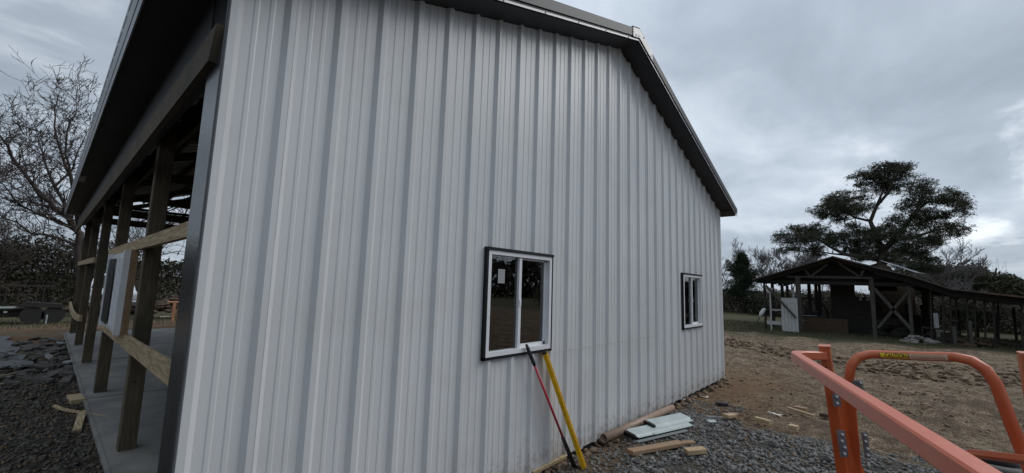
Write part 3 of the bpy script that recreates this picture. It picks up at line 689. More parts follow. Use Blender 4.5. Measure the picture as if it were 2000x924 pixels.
# left side scraps
plank((.015, 6.42), (.045, 5.98), .15, .06, 'pine_scrap', 'pale wood block lying on rubble beside the slab edge', lift=(.0, .0))
plank((-.19, 5.86), (.125, 5.22), .045, .02, 'pine_board', 'thin curved pale stick lying on the rubble', lift=(.04, .04), bend=.05)
plank((-.02, 4.50), (.045, 5.12), .075, .03, 'pine_board', 'tapered wedge of yellow wood propped on the slab edge', lift=(.0, .07))
plank((.10, 4.80), (.66, 4.36), .012, .008, 'pine_scrap', 'very thin stick resting across the slab edge', lift=(.11, .11))
plank((-.98, 8.4), (-.62, 8.9), .03, .015, 'pine_scrap', 'thin pale lath on dark ground at the left edge, farther one', lift=(.03, .03))
plank((-1.0, 7.6), (-.72, 7.95), .03, .012, 'pine_scrap', 'thin pale lath on dark ground at the left edge, nearer one', lift=(.03, .03))
plank((-.68, 5.0), (-.58, 5.12), .02, .012, 'pine_scrap', 'tiny pale splinter on dark rubble at the left edge', lift=(.03, .03))

def flake(cx_, cy_, rx, ry, m, label, th=.02, lift=.02, name='slate_slab', cat='slab'):
    mb = MB(); n = 9; ang = [2*math.pi*i/n+rnd.uniform(-.2, .2) for i in range(n)]; rad = [rnd.uniform(.65, 1.05) for _ in range(n)]
    tl = (rnd.uniform(-.05, .05), rnd.uniform(-.03, .03)); z = G(cx_, cy_)+lift
    top = [(cx_+rx*r*math.cos(a), cy_+ry*r*math.sin(a), z+th+tl[0]*math.cos(a)+tl[1]*math.sin(a)) for a, r in zip(ang, rad)]
    bot = [(x, y, q-th) for x, y, q in top]; k = len(mb.v); mb.v += bot+top
    mb.f.append(tuple(range(n-1, -1, -1))); mb.f.append(tuple(range(n, 2*n)))
    for i in range(n): mb.f.append((i, (i+1) % n, n+(i+1) % n, n+i))
    return tag(build(name, mb, m), label, cat)
fl = [(.03, 9.7, .13, .35, 'pale_slate', 'pale flat slab on rubble nearest the slab edge'), (-.22, 10.9, .14, .6, 'pale_slate', 'pale flat slab beside the dark sheet'),
      (-.12, 12.0, .35, .5, 'slate', 'dark flat slate layer in the rubble bank, farther one'), (-.30, 9.4, .35, .35, 'slate', 'dark flat slate layer left of the pale slab'),
      (-.05, 11.1, .22, .3, 'slate', 'dark slate layer beside the farther pale slab'), (-.25, 8.3, .25, .3, 'slate', 'dark slate layer on the near side of the rubble bank'),
      (.0, 13.2, .2, .5, 'pale_slate', 'pale grey slate ledge farthest along the slab edge'), (-.5, 12.6, .3, .4, 'slate', 'brownish dark ledge beyond the dark sheet')]
for a in fl: flake(a[0], a[1], a[2]*.6, a[3]*.6, a[4], a[5], th=.03, lift=.03)
mb = MB(); qf = random.Random(77)
for i in range(170):
    x, y = qf.uniform(-.9, .05), qf.uniform(7.6, 14.5); rx, ry = qf.uniform(.03, .13), qf.uniform(.05, .22); n = 7; z = G(x, y)+qf.uniform(0, .03); tl = (qf.uniform(-.03, .03), qf.uniform(-.03, .03)); b0 = len(mb.v)
    pp = [(x+rx*qf.uniform(.6, 1.1)*math.cos(a), y+ry*qf.uniform(.6, 1.1)*math.sin(a), tl[0]*math.cos(a)+tl[1]*math.sin(a)) for a in [2*math.pi*k_/n for k_ in range(n)]]
    mb.v += [(a, b, z+c-.01) for a, b, c in pp]+[(a, b, z+c+.022) for a, b, c in pp]
    mb.f.append(tuple(b0+k_ for k_ in range(n-1, -1, -1))); mb.f.append(tuple(b0+n+k_ for k_ in range(n)))
    for k_ in range(n): mb.f.append((b0+k_, b0+(k_+1) % n, b0+n+(k_+1) % n, b0+n+k_))
tag(build('slate_rubble', mb, 'slate'), 'bank of broken dark slate along the slab edge', None, None, 'stuff')
# dark sheet lying on the ground at the left edge
mb = MB(); ny_, nx_ = 14, 8
for i in range(ny_+1):
    for j in range(nx_+1):
        y = 9.6+i*6.0/ny_; x = -2.2+j*(1.75-.55*i/ny_+.08*math.sin(i*2.1))/nx_
        mb.v.append((x, y, G(x, y)+.045+.03*math.sin(x*6+y*2.3)*math.cos(y*3.1)))
for i in range(ny_):
    for j in range(nx_): k = i*(nx_+1)+j; mb.f.append((k, k+1, k+nx_+2, k+nx_+1))
tag(build('ground_sheet', mb, 'tarp', None, True), 'dark grey sheet spread flat on the ground at the left edge', 'tarp')
tag(build('black_tyre', (lambda m_: [m_.tube([(6.48+.27*math.cos(a), -3.40+.27*math.sin(a), G(6.48, -3.4)+.08) for a in [2*math.pi*i/24 for i in range(25)]], .085, 10, cap=False), m_][1])(MB()), 'rubber', None, True),
    'black round tyre lying on dirt behind the low orange bar', 'tyre')

# ------------------------------------------------------------------ orange lift basket
lift = thing('lift_basket', 'orange tubular work platform basket with hinge plates and caution label', 'lift', (1.4, -2.75, G(1.4, -2.75)))
k = .0205
def arcpts(p0, p1, p2, n=5):
    p0, p1, p2 = Vector(p0), Vector(p1), Vector(p2)
    return [p0*(1-t)**2+p1*2*t*(1-t)+p2*t*t for t in [i/n for i in range(n+1)]]
cpt = Vector((1.985, -2.30, 1.485)); e_ = Vector((.493, -2.745, 1.505)); dirE = (e_-cpt).normalized(); pt = Vector((2.193, -2.409, 1.475))
rail = [e_+dirE*.55, e_, cpt+dirE*.10]+arcpts(cpt+dirE*.10, cpt, cpt+(pt-cpt).normalized()*.10)[1:]+[pt]
build('top_rail', MB().tube(rail, k, square=True), 'orange_sky_sheen', lift)
pb_ = Vector((2.27, -2.447, .82)); dn = (pb_-pt).normalized()
def down(p, z): return p+dn*((z-p.z)/dn.z)
build('corner_post', MB().tube([pt-dn*.045, down(pt, .2)], .0225, square=True), 'orange', lift)
build('post_cap', MB().tube([pt-dn*.052, pt-dn*.044], .0255, square=True), 'orange', lift)
build('post_hole', MB().disc(pt-Vector((.0235, 0, .055)), (-.75, -.35, 0), .005, .003, 8), 'label_black', lift)
U = [(2.34, -2.489, 1.203), (2.318, -2.487, 1.36), (2.320, -2.500, 1.425), (2.338, -2.528, 1.468), (2.362, -2.575, 1.487), (2.373, -2.612, 1.49), (2.32, -2.75, 1.505), (2.272, -2.868, 1.521), (2.246, -2.914, 1.515), (2.224, -2.95, 1.487), (2.211, -2.974, 1.433), (2.193, -3.002, 1.28), (2.181, -3.044, 1.082), (2.16, -3.12, .75), (2.15, -3.15, .3)]
build('gate_loop', MB().tube(U, .0215, 12), 'orange', lift, True)
gp = Vector(U[0])
build('gate_post', MB().tube([(2.333, -2.487, 1.24), (2.345, -2.492, .95), (2.37, -2.50, .3)], .021, square=True), 'orange', lift)
# web plate between corner post and gate post, flaring towards the foot
def quad_plate(pts, th, nrm, m, name, par):
    nrm = Vector(nrm).normalized()*th; a = [Vector(p) for p in pts]; mb = MB(); n = len(a)
    mb.v += [tuple(p) for p in a]+[tuple(p+nrm) for p in a]; mb.f.append(tuple(range(n-1, -1, -1))); mb.f.append(tuple(range(n, 2*n)))
    for i in range(n): mb.f.append((i, (i+1) % n, n+(i+1) % n, n+i))
    return build(name, mb, m, par)
quad_plate([(2.215, -2.425, 1.30), (2.335, -2.480, 1.31), (2.345, -2.487, 1.0), (2.372, -2.525, .89), (2.46, -2.60, .72), (2.5, -2.62, .3), (2.28, -2.46, .3), (2.255, -2.44, .9)], .006, (-.5, -1, 0), 'orange', 'web_plate', lift)
for i, (c_, up_h, wd_, nb) in enumerate([((2.29, -2.507, 1.335), .055, .055, [(.015, .018), (-.012, -.012)]), ((2.180, -2.428, 1.272), .062, .038, [(.0, .017), (-.002, -.014)]), ((2.188, -2.440, 1.070), .125, .042, [(.003, .045), (-.004, .015), (.006, -.015), (0, -.045)]), ((2.320, -2.522, 1.052), .125, .03, [(.0, .05), (-.003, .02), (.003, -.015), (0, -.045)])]):
    c_ = Vector(c_); ac = Vector((.68, -.60, 0)).normalized(); nr = Vector((-.67, -.74, 0)).normalized(); up = -dn
    c_ = c_+nr*.020
    pts = [c_-ac*wd_/2-up*up_h/2, c_+ac*wd_/2-up*up_h/2, c_+ac*wd_/2+up*up_h/2, c_-ac*wd_/2+up*up_h/2]
    hp = quad_plate(pts, .004, nr, 'steel', 'hinge_plate', lift)
    for a_, b_ in nb: build('bolt', MB().disc(c_+ac*a_+up*b_+nr*.004, nr, .0058, .006, 8), 'bolt', hp)
# labels on the gate loop's top tube
la, lb = Vector((2.373, -2.612, 1.490)), Vector((2.272, -2.868, 1.521)); ld = (lb-la)
def loop_pt(t):
    mid = Vector((2.32, -2.75, 1.505))
    return la+(mid-la)*(t*2) if t < .5 else mid+(lb-mid)*(t*2-1)
nl = Vector((-.75, .05, -.05)); nl = (nl-nl.dot(ld.normalized())*ld.normalized()).normalized()
upn = ld.normalized().cross(nl); upn = upn if upn.z > 0 else -upn
def wrap(t0, t1, m, name, h=.40, rr=.0222, par=lift):
    mb = MB(); k_ = 7; ts = [t0, min(t1, .5) if t0 < .5 < t1 else t1]+([t1] if t0 < .5 < t1 else [])
    for t in ts:
        for j in range(k_):
            a = -h+2*h*j/(k_-1); mb.v.append(tuple(loop_pt(t)+(nl*math.cos(a)+upn*math.sin(a))*rr))
    for i in range(len(ts)-1):
        for j in range(k_-1): b0 = i*k_+j; mb.f.append((b0, b0+k_, b0+k_+1, b0+1))
    return build(name, mb, m, par)
wrap(.03, .405, 'label_black', 'caution_label', .62, .0221)
cl = wrap(.037, .398, 'label_yellow', 'label_face', .55, .0224)
wrap(.415, .93, 'label_pale', 'warning_label', .60, .0222)
mb = MB()
def flat_strip(mb, t0, t1, h0, h1, rr):
    for j in range(3):
        a0 = h0+(h1-h0)*j/3; a1 = h0+(h1-h0)*(j+1)/3
        q = [loop_pt(t0)+(nl*math.cos(a0)+upn*math.sin(a0))*rr, loop_pt(t1)+(nl*math.cos(a0)+upn*math.sin(a0))*rr, loop_pt(t1)+(nl*math.cos(a1)+upn*math.sin(a1))*rr, loop_pt(t0)+(nl*math.cos(a1)+upn*math.sin(a1))*rr]
        mb.poly(q)
for h in (-.35, -.15, .05, .25, .42): flat_strip(mb, .44, .5, h, h+.05, .0225); flat_strip(mb, .5, .90, h, h+.05, .0225)
build('label_lines', mb, 'label_red', lift)
# CAUTION lettering
cu = bpy.data.curves.new('lettering', 'FONT'); cu.body = 'CAUTION'; cu.size = .0285; cu.align_x = 'LEFT'; cu.align_y = 'CENTER'; cu.offset = .0006
tmp = bpy.data.objects.new('tmp', cu); C.objects.link(tmp); dg = bpy.context.evaluated_depsgraph_get()
tm = bpy.data.meshes.new_from_object(tmp.evaluated_get(dg)); bpy.data.objects.remove(tmp)
xsz = max(v.co.x for v in tm.vertices); span = .275*ld.length
s0 = .098
tm0 = tm
import bmesh
bm = bmesh.new(); bm.from_mesh(tm0)
for i in range(-5, 6): bmesh.ops.bisect_plane(bm, geom=bm.verts[:]+bm.edges[:]+bm.faces[:], plane_co=(0, i*.0022+.0001, 0), plane_no=(0, 1, 0))
for v in bm.verts:
    t = s0+v.co.x/xsz*.285; a = v.co.y/.0225
    v.co = loop_pt(t)+(nl*math.cos(a)+upn*math.sin(a))*.0229-ORG[lift.name]
tm = bpy.data.meshes.new('lettering'); bm.to_mesh(tm); bm.free()
tm.materials.append(MATS['label_black']); to = bpy.data.objects.new('lettering', tm); C.objects.link(to); to.parent = lift
mb = MB(); tri = [(.048, -.38), (.093, -.38), (.0705, .42)]
mb.poly([loop_pt(t)+(nl*math.cos(a)+upn*math.sin(a))*.0228 for t, a in tri]); build('warning_triangle', mb, 'label_black', lift)
mb = MB(); mb.poly([loop_pt(t)+(nl*math.cos(a)+upn*math.sin(a))*.0231 for t, a in [(.0685, -.12), (.0725, -.12), (.0725, .15), (.0685, .15)]]); build('warning_triangle', mb, 'label_yellow', lift)
# right-hand post and low bar
build('corner_post', MB().tube([(1.925, -3.035, 1.594), (1.935, -3.05, 1.184), (1.95, -3.08, .2)], .034, square=True), 'orange', lift)
build('post_hole', MB().disc((1.888, -3.02, 1.535), (-1, 0, 0), .006, .003, 8), 'label_black', lift)
build('low_bar', MB().tube([(2.217, -2.868, .80), (2.200, -2.866, 1.10)]+arcpts((2.200, -2.866, 1.10), (2.197, -2.868, 1.137), (2.175, -2.885, 1.143), 3)[1:]+[(1.963, -3.005, 1.208)], .0135, square=True), 'orange', lift)
build('mid_rail', MB().tube([down(pt, .75), (1.2, -2.62, .75), (.2, -2.85, .75)], .018, square=True), 'orange', lift)
build('deck', MB().box(.1, 2.6, -3.2, -2.42, .10, .16), 'steel', lift)
for x, y in ((.35, -2.55), (.35, -3.1), (2.3, -2.5), (2.3, -3.1)):
    zq = G(x, y); build('wheel', MB().tube([(x, y-.04, zq+.11), (x, y+.04, zq+.11)], .11, 18), 'rubber', lift)
build('kick_board', MB().box(.15, 2.45, -2.44, -2.425, .17, .30), 'orange', lift)

# ------------------------------------------------------------------ loose stones and straw
def ico():
    t = (1+5**.5)/2; v = [(-1, t, 0), (1, t, 0), (-1, -t, 0), (1, -t, 0), (0, -1, t), (0, 1, t), (0, -1, -t), (0, 1, -t), (t, 0, -1), (t, 0, 1), (-t, 0, -1), (-t, 0, 1)]
    f = [(0, 11, 5), (0, 5, 1), (0, 1, 7), (0, 7, 10), (0, 10, 11), (1, 5, 9), (5, 11, 4), (11, 10, 2), (10, 7, 6), (7, 1, 8), (3, 9, 4), (3, 4, 2), (3, 2, 6), (3, 6, 8), (3, 8, 9), (4, 9, 5), (2, 4, 11), (6, 2, 10), (8, 6, 7), (9, 8, 1)]
    v = np.array(v, float); v /= np.linalg.norm(v[0]); return v, np.array(f)
IV, IF = ico()
CV = np.array([(a, b, c) for c in (-1, 1) for b in (-1, 1) for a in (-1, 1)], float)*.66
CF = np.array([(0, 2, 3), (0, 3, 1), (4, 5, 7), (4, 7, 6), (0, 1, 5), (0, 5, 4), (2, 6, 7), (2, 7, 3), (0, 4, 6), (0, 6, 2), (1, 3, 7), (1, 7, 5)])
rg = np.random.RandomState(11)
def scatter(name, pts, size, m, label, flat=.75, sink=.25, jit=.40):
    n = len(pts); size = np.asarray(size).reshape(-1, 1, 1)
    q = rg.normal(size=(n, 4)); q /= np.linalg.norm(q, axis=1)[:, None]; a, b, c, d = q.T
    Rm = np.stack([1-2*(c*c+d*d), 2*(b*c-a*d), 2*(b*d+a*c), 2*(b*c+a*d), 1-2*(b*b+d*d), 2*(c*d-a*b), 2*(b*d-a*c), 2*(c*d+a*b), 1-2*(b*b+c*c)], -1).reshape(n, 3, 3)
    sc = np.stack([rg.uniform(.8, 1.7, n), rg.uniform(.6, 1.2, n), rg.uniform(.4, .9, n)], -1)[:, None, :]
    V = (CV[None]*(1+rg.uniform(-jit, jit, (n, 8, 1)))+rg.uniform(-.22, .22, (n, 8, 3)))*sc*size
    V = np.einsum('nij,nkj->nki', Rm, V); V[:, :, 2] *= flat
    P = np.stack([pts[:, 0], pts[:, 1], gz(pts[:, 0], pts[:, 1])+size[:, 0, 0]*flat*(1-sink*2)], -1)
    V = V+P[:, None, :]; F = CF[None]+(np.arange(n)*8)[:, None, None]
    raw_mesh(name, V.reshape(-1, 3), F.reshape(-1, 3), m, label)
def raw_mesh(name, V, F, m, label=None, parent=None, kind='stuff', cat=None, smooth=False):
    me = bpy.data.meshes.new(name); o = np.array(ORG[parent.name]) if parent else np.zeros(3); V = V-o
    k = F.shape[1]; me.vertices.add(len(V)); me.vertices.foreach_set('co', V.reshape(-1)); me.loops.add(F.size); me.loops.foreach_set('vertex_index', F.reshape(-1))
    me.polygons.add(len(F)); me.polygons.foreach_set('loop_start', np.arange(0, F.size, k)); me.update(calc_edges=True)
    if smooth: me.polygons.foreach_set('use_smooth', [True]*len(F))
    me.materials.append(MATS[m]); ob = bpy.data.objects.new(name, me); C.objects.link(ob); ORG[ob.name] = Vector(o)
    if parent: ob.parent = parent
    tag(ob, label, cat, None, kind); return ob
def region(n, x0, x1, y0, y1, fn=None):
    p = np.stack([rg.uniform(x0, x1, n), rg.uniform(y0, y1, n)], -1)
    return p if fn is None else p[fn(p[:, 0], p[:, 1])]
gedge = lambda x, y: (x+.55*fbm(x*.9, y*.9, 3) < 6.35+.15*y*0)
gf = lambda x, y: (fbm(x*1.7+9, y*1.7, 4) > -.26+rg.uniform(-.15, .15, len(x))) & gedge(x, y) & (y+.5*fbm(x*1.3, y*1.3, 3) < np.where(x > 5.2, .0, -.50-.10*(5.2-x)))
p = region(34000, 2.6, 7.0, -4.6, .0, gf)
scatter('gravel', p, rg.uniform(0, 1, len(p))**2*.021+.007, 'stone', 'grey crushed stone spread beside the barn wall')
p = region(420, 2.6, 6.8, -3.6, -.1, gf); scatter('gravel', p, rg.uniform(.024, .045, len(p)), 'stone', 'larger grey lumps of crushed stone')
p = region(2600, 2.6, 7.4, -4.4, -.1, gf); scatter('gravel', p, rg.uniform(.008, .026, len(p)), 'clod', 'brown soil crumbs among the crushed stone')
p = region(2600, 2.2, 7.2, -.9, -.02); scatter('gravel', p, rg.uniform(.006, .022, len(p)), 'stone', 'sparse stones on the dirt at the wall foot')
p = region(260, 2.3, 9.2, -.13, -.01); scatter('gravel', p, rg.uniform(.02, .055, len(p)), 'clod', 'dirt lumps banked against the siding')
p = region(4000, -1.3, .11, 2.6, 11.5); scatter('gravel', p, rg.uniform(.004, .02, len(p)), 'clod', 'brown soil crumbs along the slab')
p = region(4500, -1.3, .11, 2.6, 11.5); scatter('gravel', p, rg.uniform(.005, .022, len(p)), 'stone_dark', 'dark rubble along the open side of the slab')
p = region(380, -1.3, .10, 2.6, 13.5); scatter('gravel', p, rg.uniform(.02, .045, len(p)), 'stone_dark', 'bigger dark rubble lumps along the slab', flat=.5)
p = region(3800, 6.2, 20, -7, 2.5, lambda x, y: fbm(x*.8, y*1.6, 3) > .02); scatter('dirt_clods', p, rg.uniform(.008, .03, len(p)), 'clod', 'brown dirt clods over the field')
p = region(1300, 13.2, 17.5, -6, 3.5, lambda x, y: np.abs(x-15.3-.9*np.sin(y*.6)) < 1.2); scatter('dirt_clods', p, rg.uniform(.03, .09, len(p)), 'clod', 'larger clods heaped along the ruts', flat=.6)
def sticks(name, p, ln, wd, m, label, tilt=.15, lift=.004, bias=1.2):
    n = len(p); a = rg.normal(bias, .8, n); ln = rg.uniform(*ln, n); z = gz(p[:, 0], p[:, 1])+lift; tz = rg.uniform(-tilt, tilt, n)*ln
    d = np.stack([np.cos(a)*ln, np.sin(a)*ln, tz], -1)/2; s = np.stack([-np.sin(a), np.cos(a), np.zeros(n)], -1)*wd/2; c = np.stack([p[:, 0], p[:, 1], z+np.abs(tz)/2], -1)
    up = np.array([0, 0, wd*.9])
    V = np.stack([c-d-s, c+d-s, c+d+s, c-d+s, c-d+up, c+d+up], 1).reshape(-1, 3); o = (np.arange(n)*6)[:, None]
    F = np.concatenate([o+np.array([[0, 1, 5, 4]]), o+np.array([[3, 4, 5, 2]])]); raw_mesh(name, V, F, m, label)
p = region(32000, 6.6, 21, -8, 3.2, lambda x, y: fbm(x*.55, y*1.1, 3) > -.12); sticks('straw', p, (.02, .12), .005, 'straw', 'loose straw scattered over the muddy field')
p = region(1500, 2.4, 7, -3.2, 0); sticks('straw', p, (.02, .07), .004, 'straw', 'bits of straw over the gravel and dirt')
def blades(name, p, h, m, label):
    n = len(p); z = gz(p[:, 0], p[:, 1]); a = rg.uniform(0, 6.28, n); hh = rg.uniform(*h, n); w_ = .012
    s = np.stack([np.cos(a), np.sin(a), 0*a], -1)*w_; b = np.stack([p[:, 0], p[:, 1], z-.01], -1)
    t = b+np.stack([rg.normal(0, .35, n)*hh, rg.normal(0, .35, n)*hh, hh+.01], -1)
    V = np.stack([b-s, b+s, t], 1).reshape(-1, 3); F = np.arange(3*n).reshape(-1, 3); raw_mesh(name, V, F, m, label)
p = region(26000, 20.5, 30, -9, 9, lambda x, y: x+.25*y > 21.8+1.5*fbm(x, y, 2)); blades('grass', p, (.04, .13), 'grass', 'short rough grass before the old shed')
p = region(9000, -8, 12, 18, 40); blades('grass', p, (.05, .18), 'grass', 'rough winter grass behind the barn')

# ------------------------------------------------------------------ trees
def leafy(n, c, r, s, rgx, shape=3, shell=.55):
    u = rgx.normal(size=(n, 3)); u /= np.linalg.norm(u, axis=1)[:, None]; rad = rgx.uniform(0, 1, n)**(.45)
    P = np.array(c)+u*rad[:, None]*np.array(r)
    return P
def tufts(P, s, rgx, k=5, up=.5):
    # needle tufts: k thin spikes from a point, mostly upward/outward
    n = len(P); a = rgx.normal(size=(n, k, 3)); a[:, :, 2] += up; a /= np.linalg.norm(a, axis=2)[:, :, None]
    ln = rgx.uniform(.6, 1.25, (n, k, 1))*s; b = np.cross(a, rgx.normal(size=(n, k, 3))); b /= np.linalg.norm(b, axis=2)[:, :, None]
    w_ = ln*.24
    t = P[:, None, :]+a*ln; V = np.stack([np.broadcast_to(P[:, None, :], t.shape)-b*w_*.3, t-b*w_*.6, t+a*ln*.12, t+b*w_*.6], 2).reshape(-1, 3)
    F = np.arange(len(V)).reshape(-1, 4); return V, F
PINE = [(-3.9,7.75,.45,.26),(-2.0,6.15,.45,.25),(-3.13,9.98,1.05,.52),(-3.75,9.98,.66,.38),(-2.08,9.77,.62,.49),(-2.72,9.5,.98,.55),(-3.58,9.37,.9,.61),(-4.73,8.87,.58,.46),(-5.32,8.14,.73,.45),(-6.0,7.86,.5,.44),(-4.69,8.12,.67,.45),(-6.41,7.13,.29,.5),(-6.04,6.02,.54,.37),(-5.54,5.8,.55,.37),(-4.52,7.26,.54,.39),(-3.79,6.73,1.01,.46),(-4.93,6.64,.83,.45),(-1.22,8.54,1.05,.57),(-.32,8.39,.56,.51),(-.07,7.77,.84,.51),(.38,7.52,.46,.29),(-1.71,7.67,.77,.45),(-.9,7.61,.96,.43),(-.54,7.08,.44,.21),(2.73,6.05,.63,.42),(1.92,6.64,.37,.34),(1.32,6.23,.65,.52),(.72,6.38,.58,.51),(.61,5.71,.97,.51),(1.8,5.85,.72,.37),(2.29,5.05,.68,.3),(.99,4.93,.52,.36),(-.26,5.88,.61,.5),(-1.25,6.42,.42,.49),(-.8,5.57,.7,.42),(-1.73,5.53,.92,.62),(-2.39,5.83,.65,.47),(-3.02,5.96,.82,.53),(-3.85,5.75,.87,.52),(-4.51,5.23,.8,.45),(-5.08,5.42,.43,.31),(-2.07,4.76,.85,.47),(-1.3,4.92,.63,.31),(-3.2,4.96,.8,.53),(-4.02,4.7,.77,.45),(-4.57,4.37,.58,.32),(-3.74,3.97,.69,.32),(-4.31,3.8,.76,.29),(-4.86,3.67,.56,.22),(-1.54,4.4,.52,.17),(-3.17,4.3,.48,.26),(-5.5,6.91,.43,.25),(-6.5,7.59,.16,.25)]
LIMBS = [[(-2.48,-.1),(-2.48,2.17),(-2.58,3.98),(-2.68,4.81),(-2.43,5.66),(-2.18,6.8),(-2.55,7.79),(-2.93,8.78),(-3.03,9.69)],[(-2.55,7.79),(-3.11,8.48),(-3.37,9.06),(-3.56,9.78)],[(-2.18,6.8),(-1.42,7.14),(-1.03,7.49),(-.36,7.92)],[(-2.55,4.21),(-1.8,4.4),(-.75,4.6),(.06,5.19),(.61,5.64),(1.8,5.78)],[(-.75,4.6),(-.06,4.72),(.93,5.0)],[(-2.68,4.81),(-3.23,5.45),(-3.88,6.4),(-4.4,7.27),(-4.89,7.77),(-5.78,7.89)],[(-3.23,5.45),(-4.31,5.65),(-5.23,6.04),(-6.09,6.08)],[(-2.66,4.48),(-3.56,4.85),(-4.47,4.59)],[(-2.64,4.15),(-3.75,4.06),(-4.75,3.73)],[(-4.4,7.27),(-4.69,8.12),(-4.73,8.77)],[(-4.82,6.65),(-5.72,6.89),(-6.46,7.28)],[(-2.43,5.66),(-1.73,5.53),(-.8,5.64)]]
RAD = [[.34,.30,.27,.21,.16,.12,.09,.05,.02],[.10,.08,.06,.03],[.09,.07,.05,.02],[.17,.15,.12,.09,.06,.02],[.08,.05,.02],[.20,.17,.13,.10,.07,.02],[.12,.09,.06,.02],[.1,.07,.03],[.1,.06,.02],[.06,.04,.02],[.06,.04,.02],[.09,.06,.02]]
PXX = 35.5
pine = thing('pine_tree', 'big spreading pine tree rising behind the old open shed', 'tree', (PXX, -2.48, 0))
rp_ = np.random.RandomState(5)
depth = {}
mbt = MB(); mbl = MB(); limb_pts = []
for li, (l_, rr) in enumerate(zip(LIMBS, RAD)):
    sl = 0 if li == 0 else rp_.uniform(-.5, .5); pts = []
    for i, (y, z) in enumerate(l_):
        pts.append((PXX+(sl*i*.8), y, z))
    (mbt if li == 0 else mbl).tube(pts, rr, 7); limb_pts += pts
Vs, Fs, off = [], [], 0
twig = MB(); lp = np.array(limb_pts)
for (y, z, a, b) in PINE:
    for sub in range(3):
        x = PXX+rp_.uniform(-1.6, 1.6)*(.6+a*.5) if sub else PXX
        yy = y+(rp_.uniform(-.3, .3)*a if sub else 0); z2 = z+(rp_.uniform(-.3, .3)*b if sub else 0)
        # branch from nearest limb point
        j = np.argmin(np.linalg.norm(lp-np.array([x, yy, z2-.25]), axis=1)); s0_ = Vector(lp[j]); e1 = Vector((x, yy, z2-.12*b)); mid = (s0_+e1)/2+Vector((0, 0, -.12))
        twig.tube([s0_, mid, e1], [.035, .025, .012], 4)
        nc = int(16*a*b/.35)+4
        for c in range(nc):      # small clusters inside the clump so gaps stay open
            an = rp_.uniform(0, 6.28); ra = rp_.uniform(0, 1)**.5
            cc = np.array([x+rp_.normal()*a*.35, yy+math.cos(an)*ra*a*1.08, z2-.06+math.sin(an)*ra*b*.98])
            if c % 3 == 0: twig.tube([e1, Vector(cc)], [.012, .006], 3)
            m_n = 12
            P = cc+rp_.normal(size=(m_n, 3))*np.array([.14, .16, .075]); V, F = tufts(P, .092, rp_, 7, .8)
            Vs.append(V); Fs.append(F+off); off += len(V)
build('trunk', mbt, 'bark', pine, True); build('limb', mbl, 'bark', pine, True); build('twigs', twig, 'bark', pine)
raw_mesh('crown', np.concatenate(Vs), np.concatenate(Fs), 'needles', None, pine, None)

def conifer(name, label, x, y, h, wd, seed, m='needles_dark', lean=0.0, base=0.1, s=.13, dens=1.0):
    t = thing(name, label, 'tree', (x, y, -.1)); q = np.random.RandomState(seed); mb = MB().tube([(x, y, -.1), (x, y+lean*.5, h*.5), (x, y+lean, h*.97)], [wd*.07, wd*.05, .02], 7)
    build('trunk', mb, 'bark', t, True); Vs, Fs, off = [], [], 0; tw = MB()
    nl_ = int(34*dens)
    for i in range(nl_):
        f = base+(1-base)*(i+q.uniform(0, 1))/nl_; rr = wd*.5*min(1, (1-f)*1.9+.12)*q.uniform(.55, 1.1); a = q.uniform(0, 6.28)
        c = np.array([x+math.cos(a)*rr*.62, y+lean*f+math.sin(a)*rr*.62, h*f+.1]); 
        tw.tube([(x, y+lean*f, h*f-.15), tuple(c)], [.04, .01], 4)
        for j in range(int(16*dens)):
            cc = c+q.normal(size=3)*np.array([rr*.30, rr*.30, .13*h*.25]); P = cc+q.normal(size=(9, 3))*np.array([.16, .16, .08]); V, F = tufts(P, s, q, 6, .5); Vs.append(V); Fs.append(F+off); off += len(V)
    build('limb', tw, 'bark', t); raw_mesh('crown', np.concatenate(Vs), np.concatenate(Fs), m, None, t, None); return t
conifer('pine_tree', 'small dark pine between the barn corner and the old shed', 43, 7.2, 5.25, 3.0, 21, lean=.1, base=.28, dens=1.25)

def bare(name, label, base, h, spread, seed, m='bark', r0=.2, levels=6, lean=(0, 0), first=.22, up=.35, tw=.006, cat='tree', group=None):
    t = thing(name, label, cat, base, group); q = random.Random(seed); tr, cr = MB(), MB()
    def grow(p, d, ln, r, lv):
        n = 3; pts = [p]; rs = [r]; dd = d.copy()
        for i in range(n):
            dd = (dd+Vector((q.gauss(0, .16), q.gauss(0, .16), q.gauss(0, .10)+up*.12))).normalized(); p = p+dd*ln/n; pts.append(p); rs.append(max(tw, r*(1-.38*(i+1)/n)))
        (tr if lv <= 1 else cr).tube(pts, rs, 7 if lv < 2 else (5 if lv < 4 else 3), cap=False)
        if lv >= levels: return
        nb = q.choice((2, 3, 3)) if lv else 4
        for k_ in range(nb):
            ax_ = Vector((q.gauss(0, 1), q.gauss(0, 1), q.gauss(0, .3))).normalized(); ang = q.uniform(.30, .80)*spread
            nd_ = (dd+ax_*math.tan(min(1.2, ang))).normalized()
            st = pts[-1] if k_ < 2 else pts[q.choice((1, 2))]
            grow(st, nd_, ln*q.uniform(.62, .88), max(tw, rs[-1]*q.uniform(.6, .85)), lv+1)
        if lv >= 2:
            for k_ in range(3):
                st = pts[q.choice((1, 2, 3))]; nd_ = (dd+Vector((q.gauss(0, .9), q.gauss(0, .9), q.gauss(0, .5)+.2))).normalized()
                e2 = st+nd_*ln*q.uniform(.25, .6); cr.tube([st, (st+e2)/2+Vector((0, 0, .03)), e2], [max(tw, r*.3), tw, tw*.6], 3, cap=False)
    grow(Vector(base), Vector((lean[0], lean[1], 1)).normalized(), h*first, r0, 0)
    build('trunk', tr, m, t, True); build('crown', cr, m, t); return t
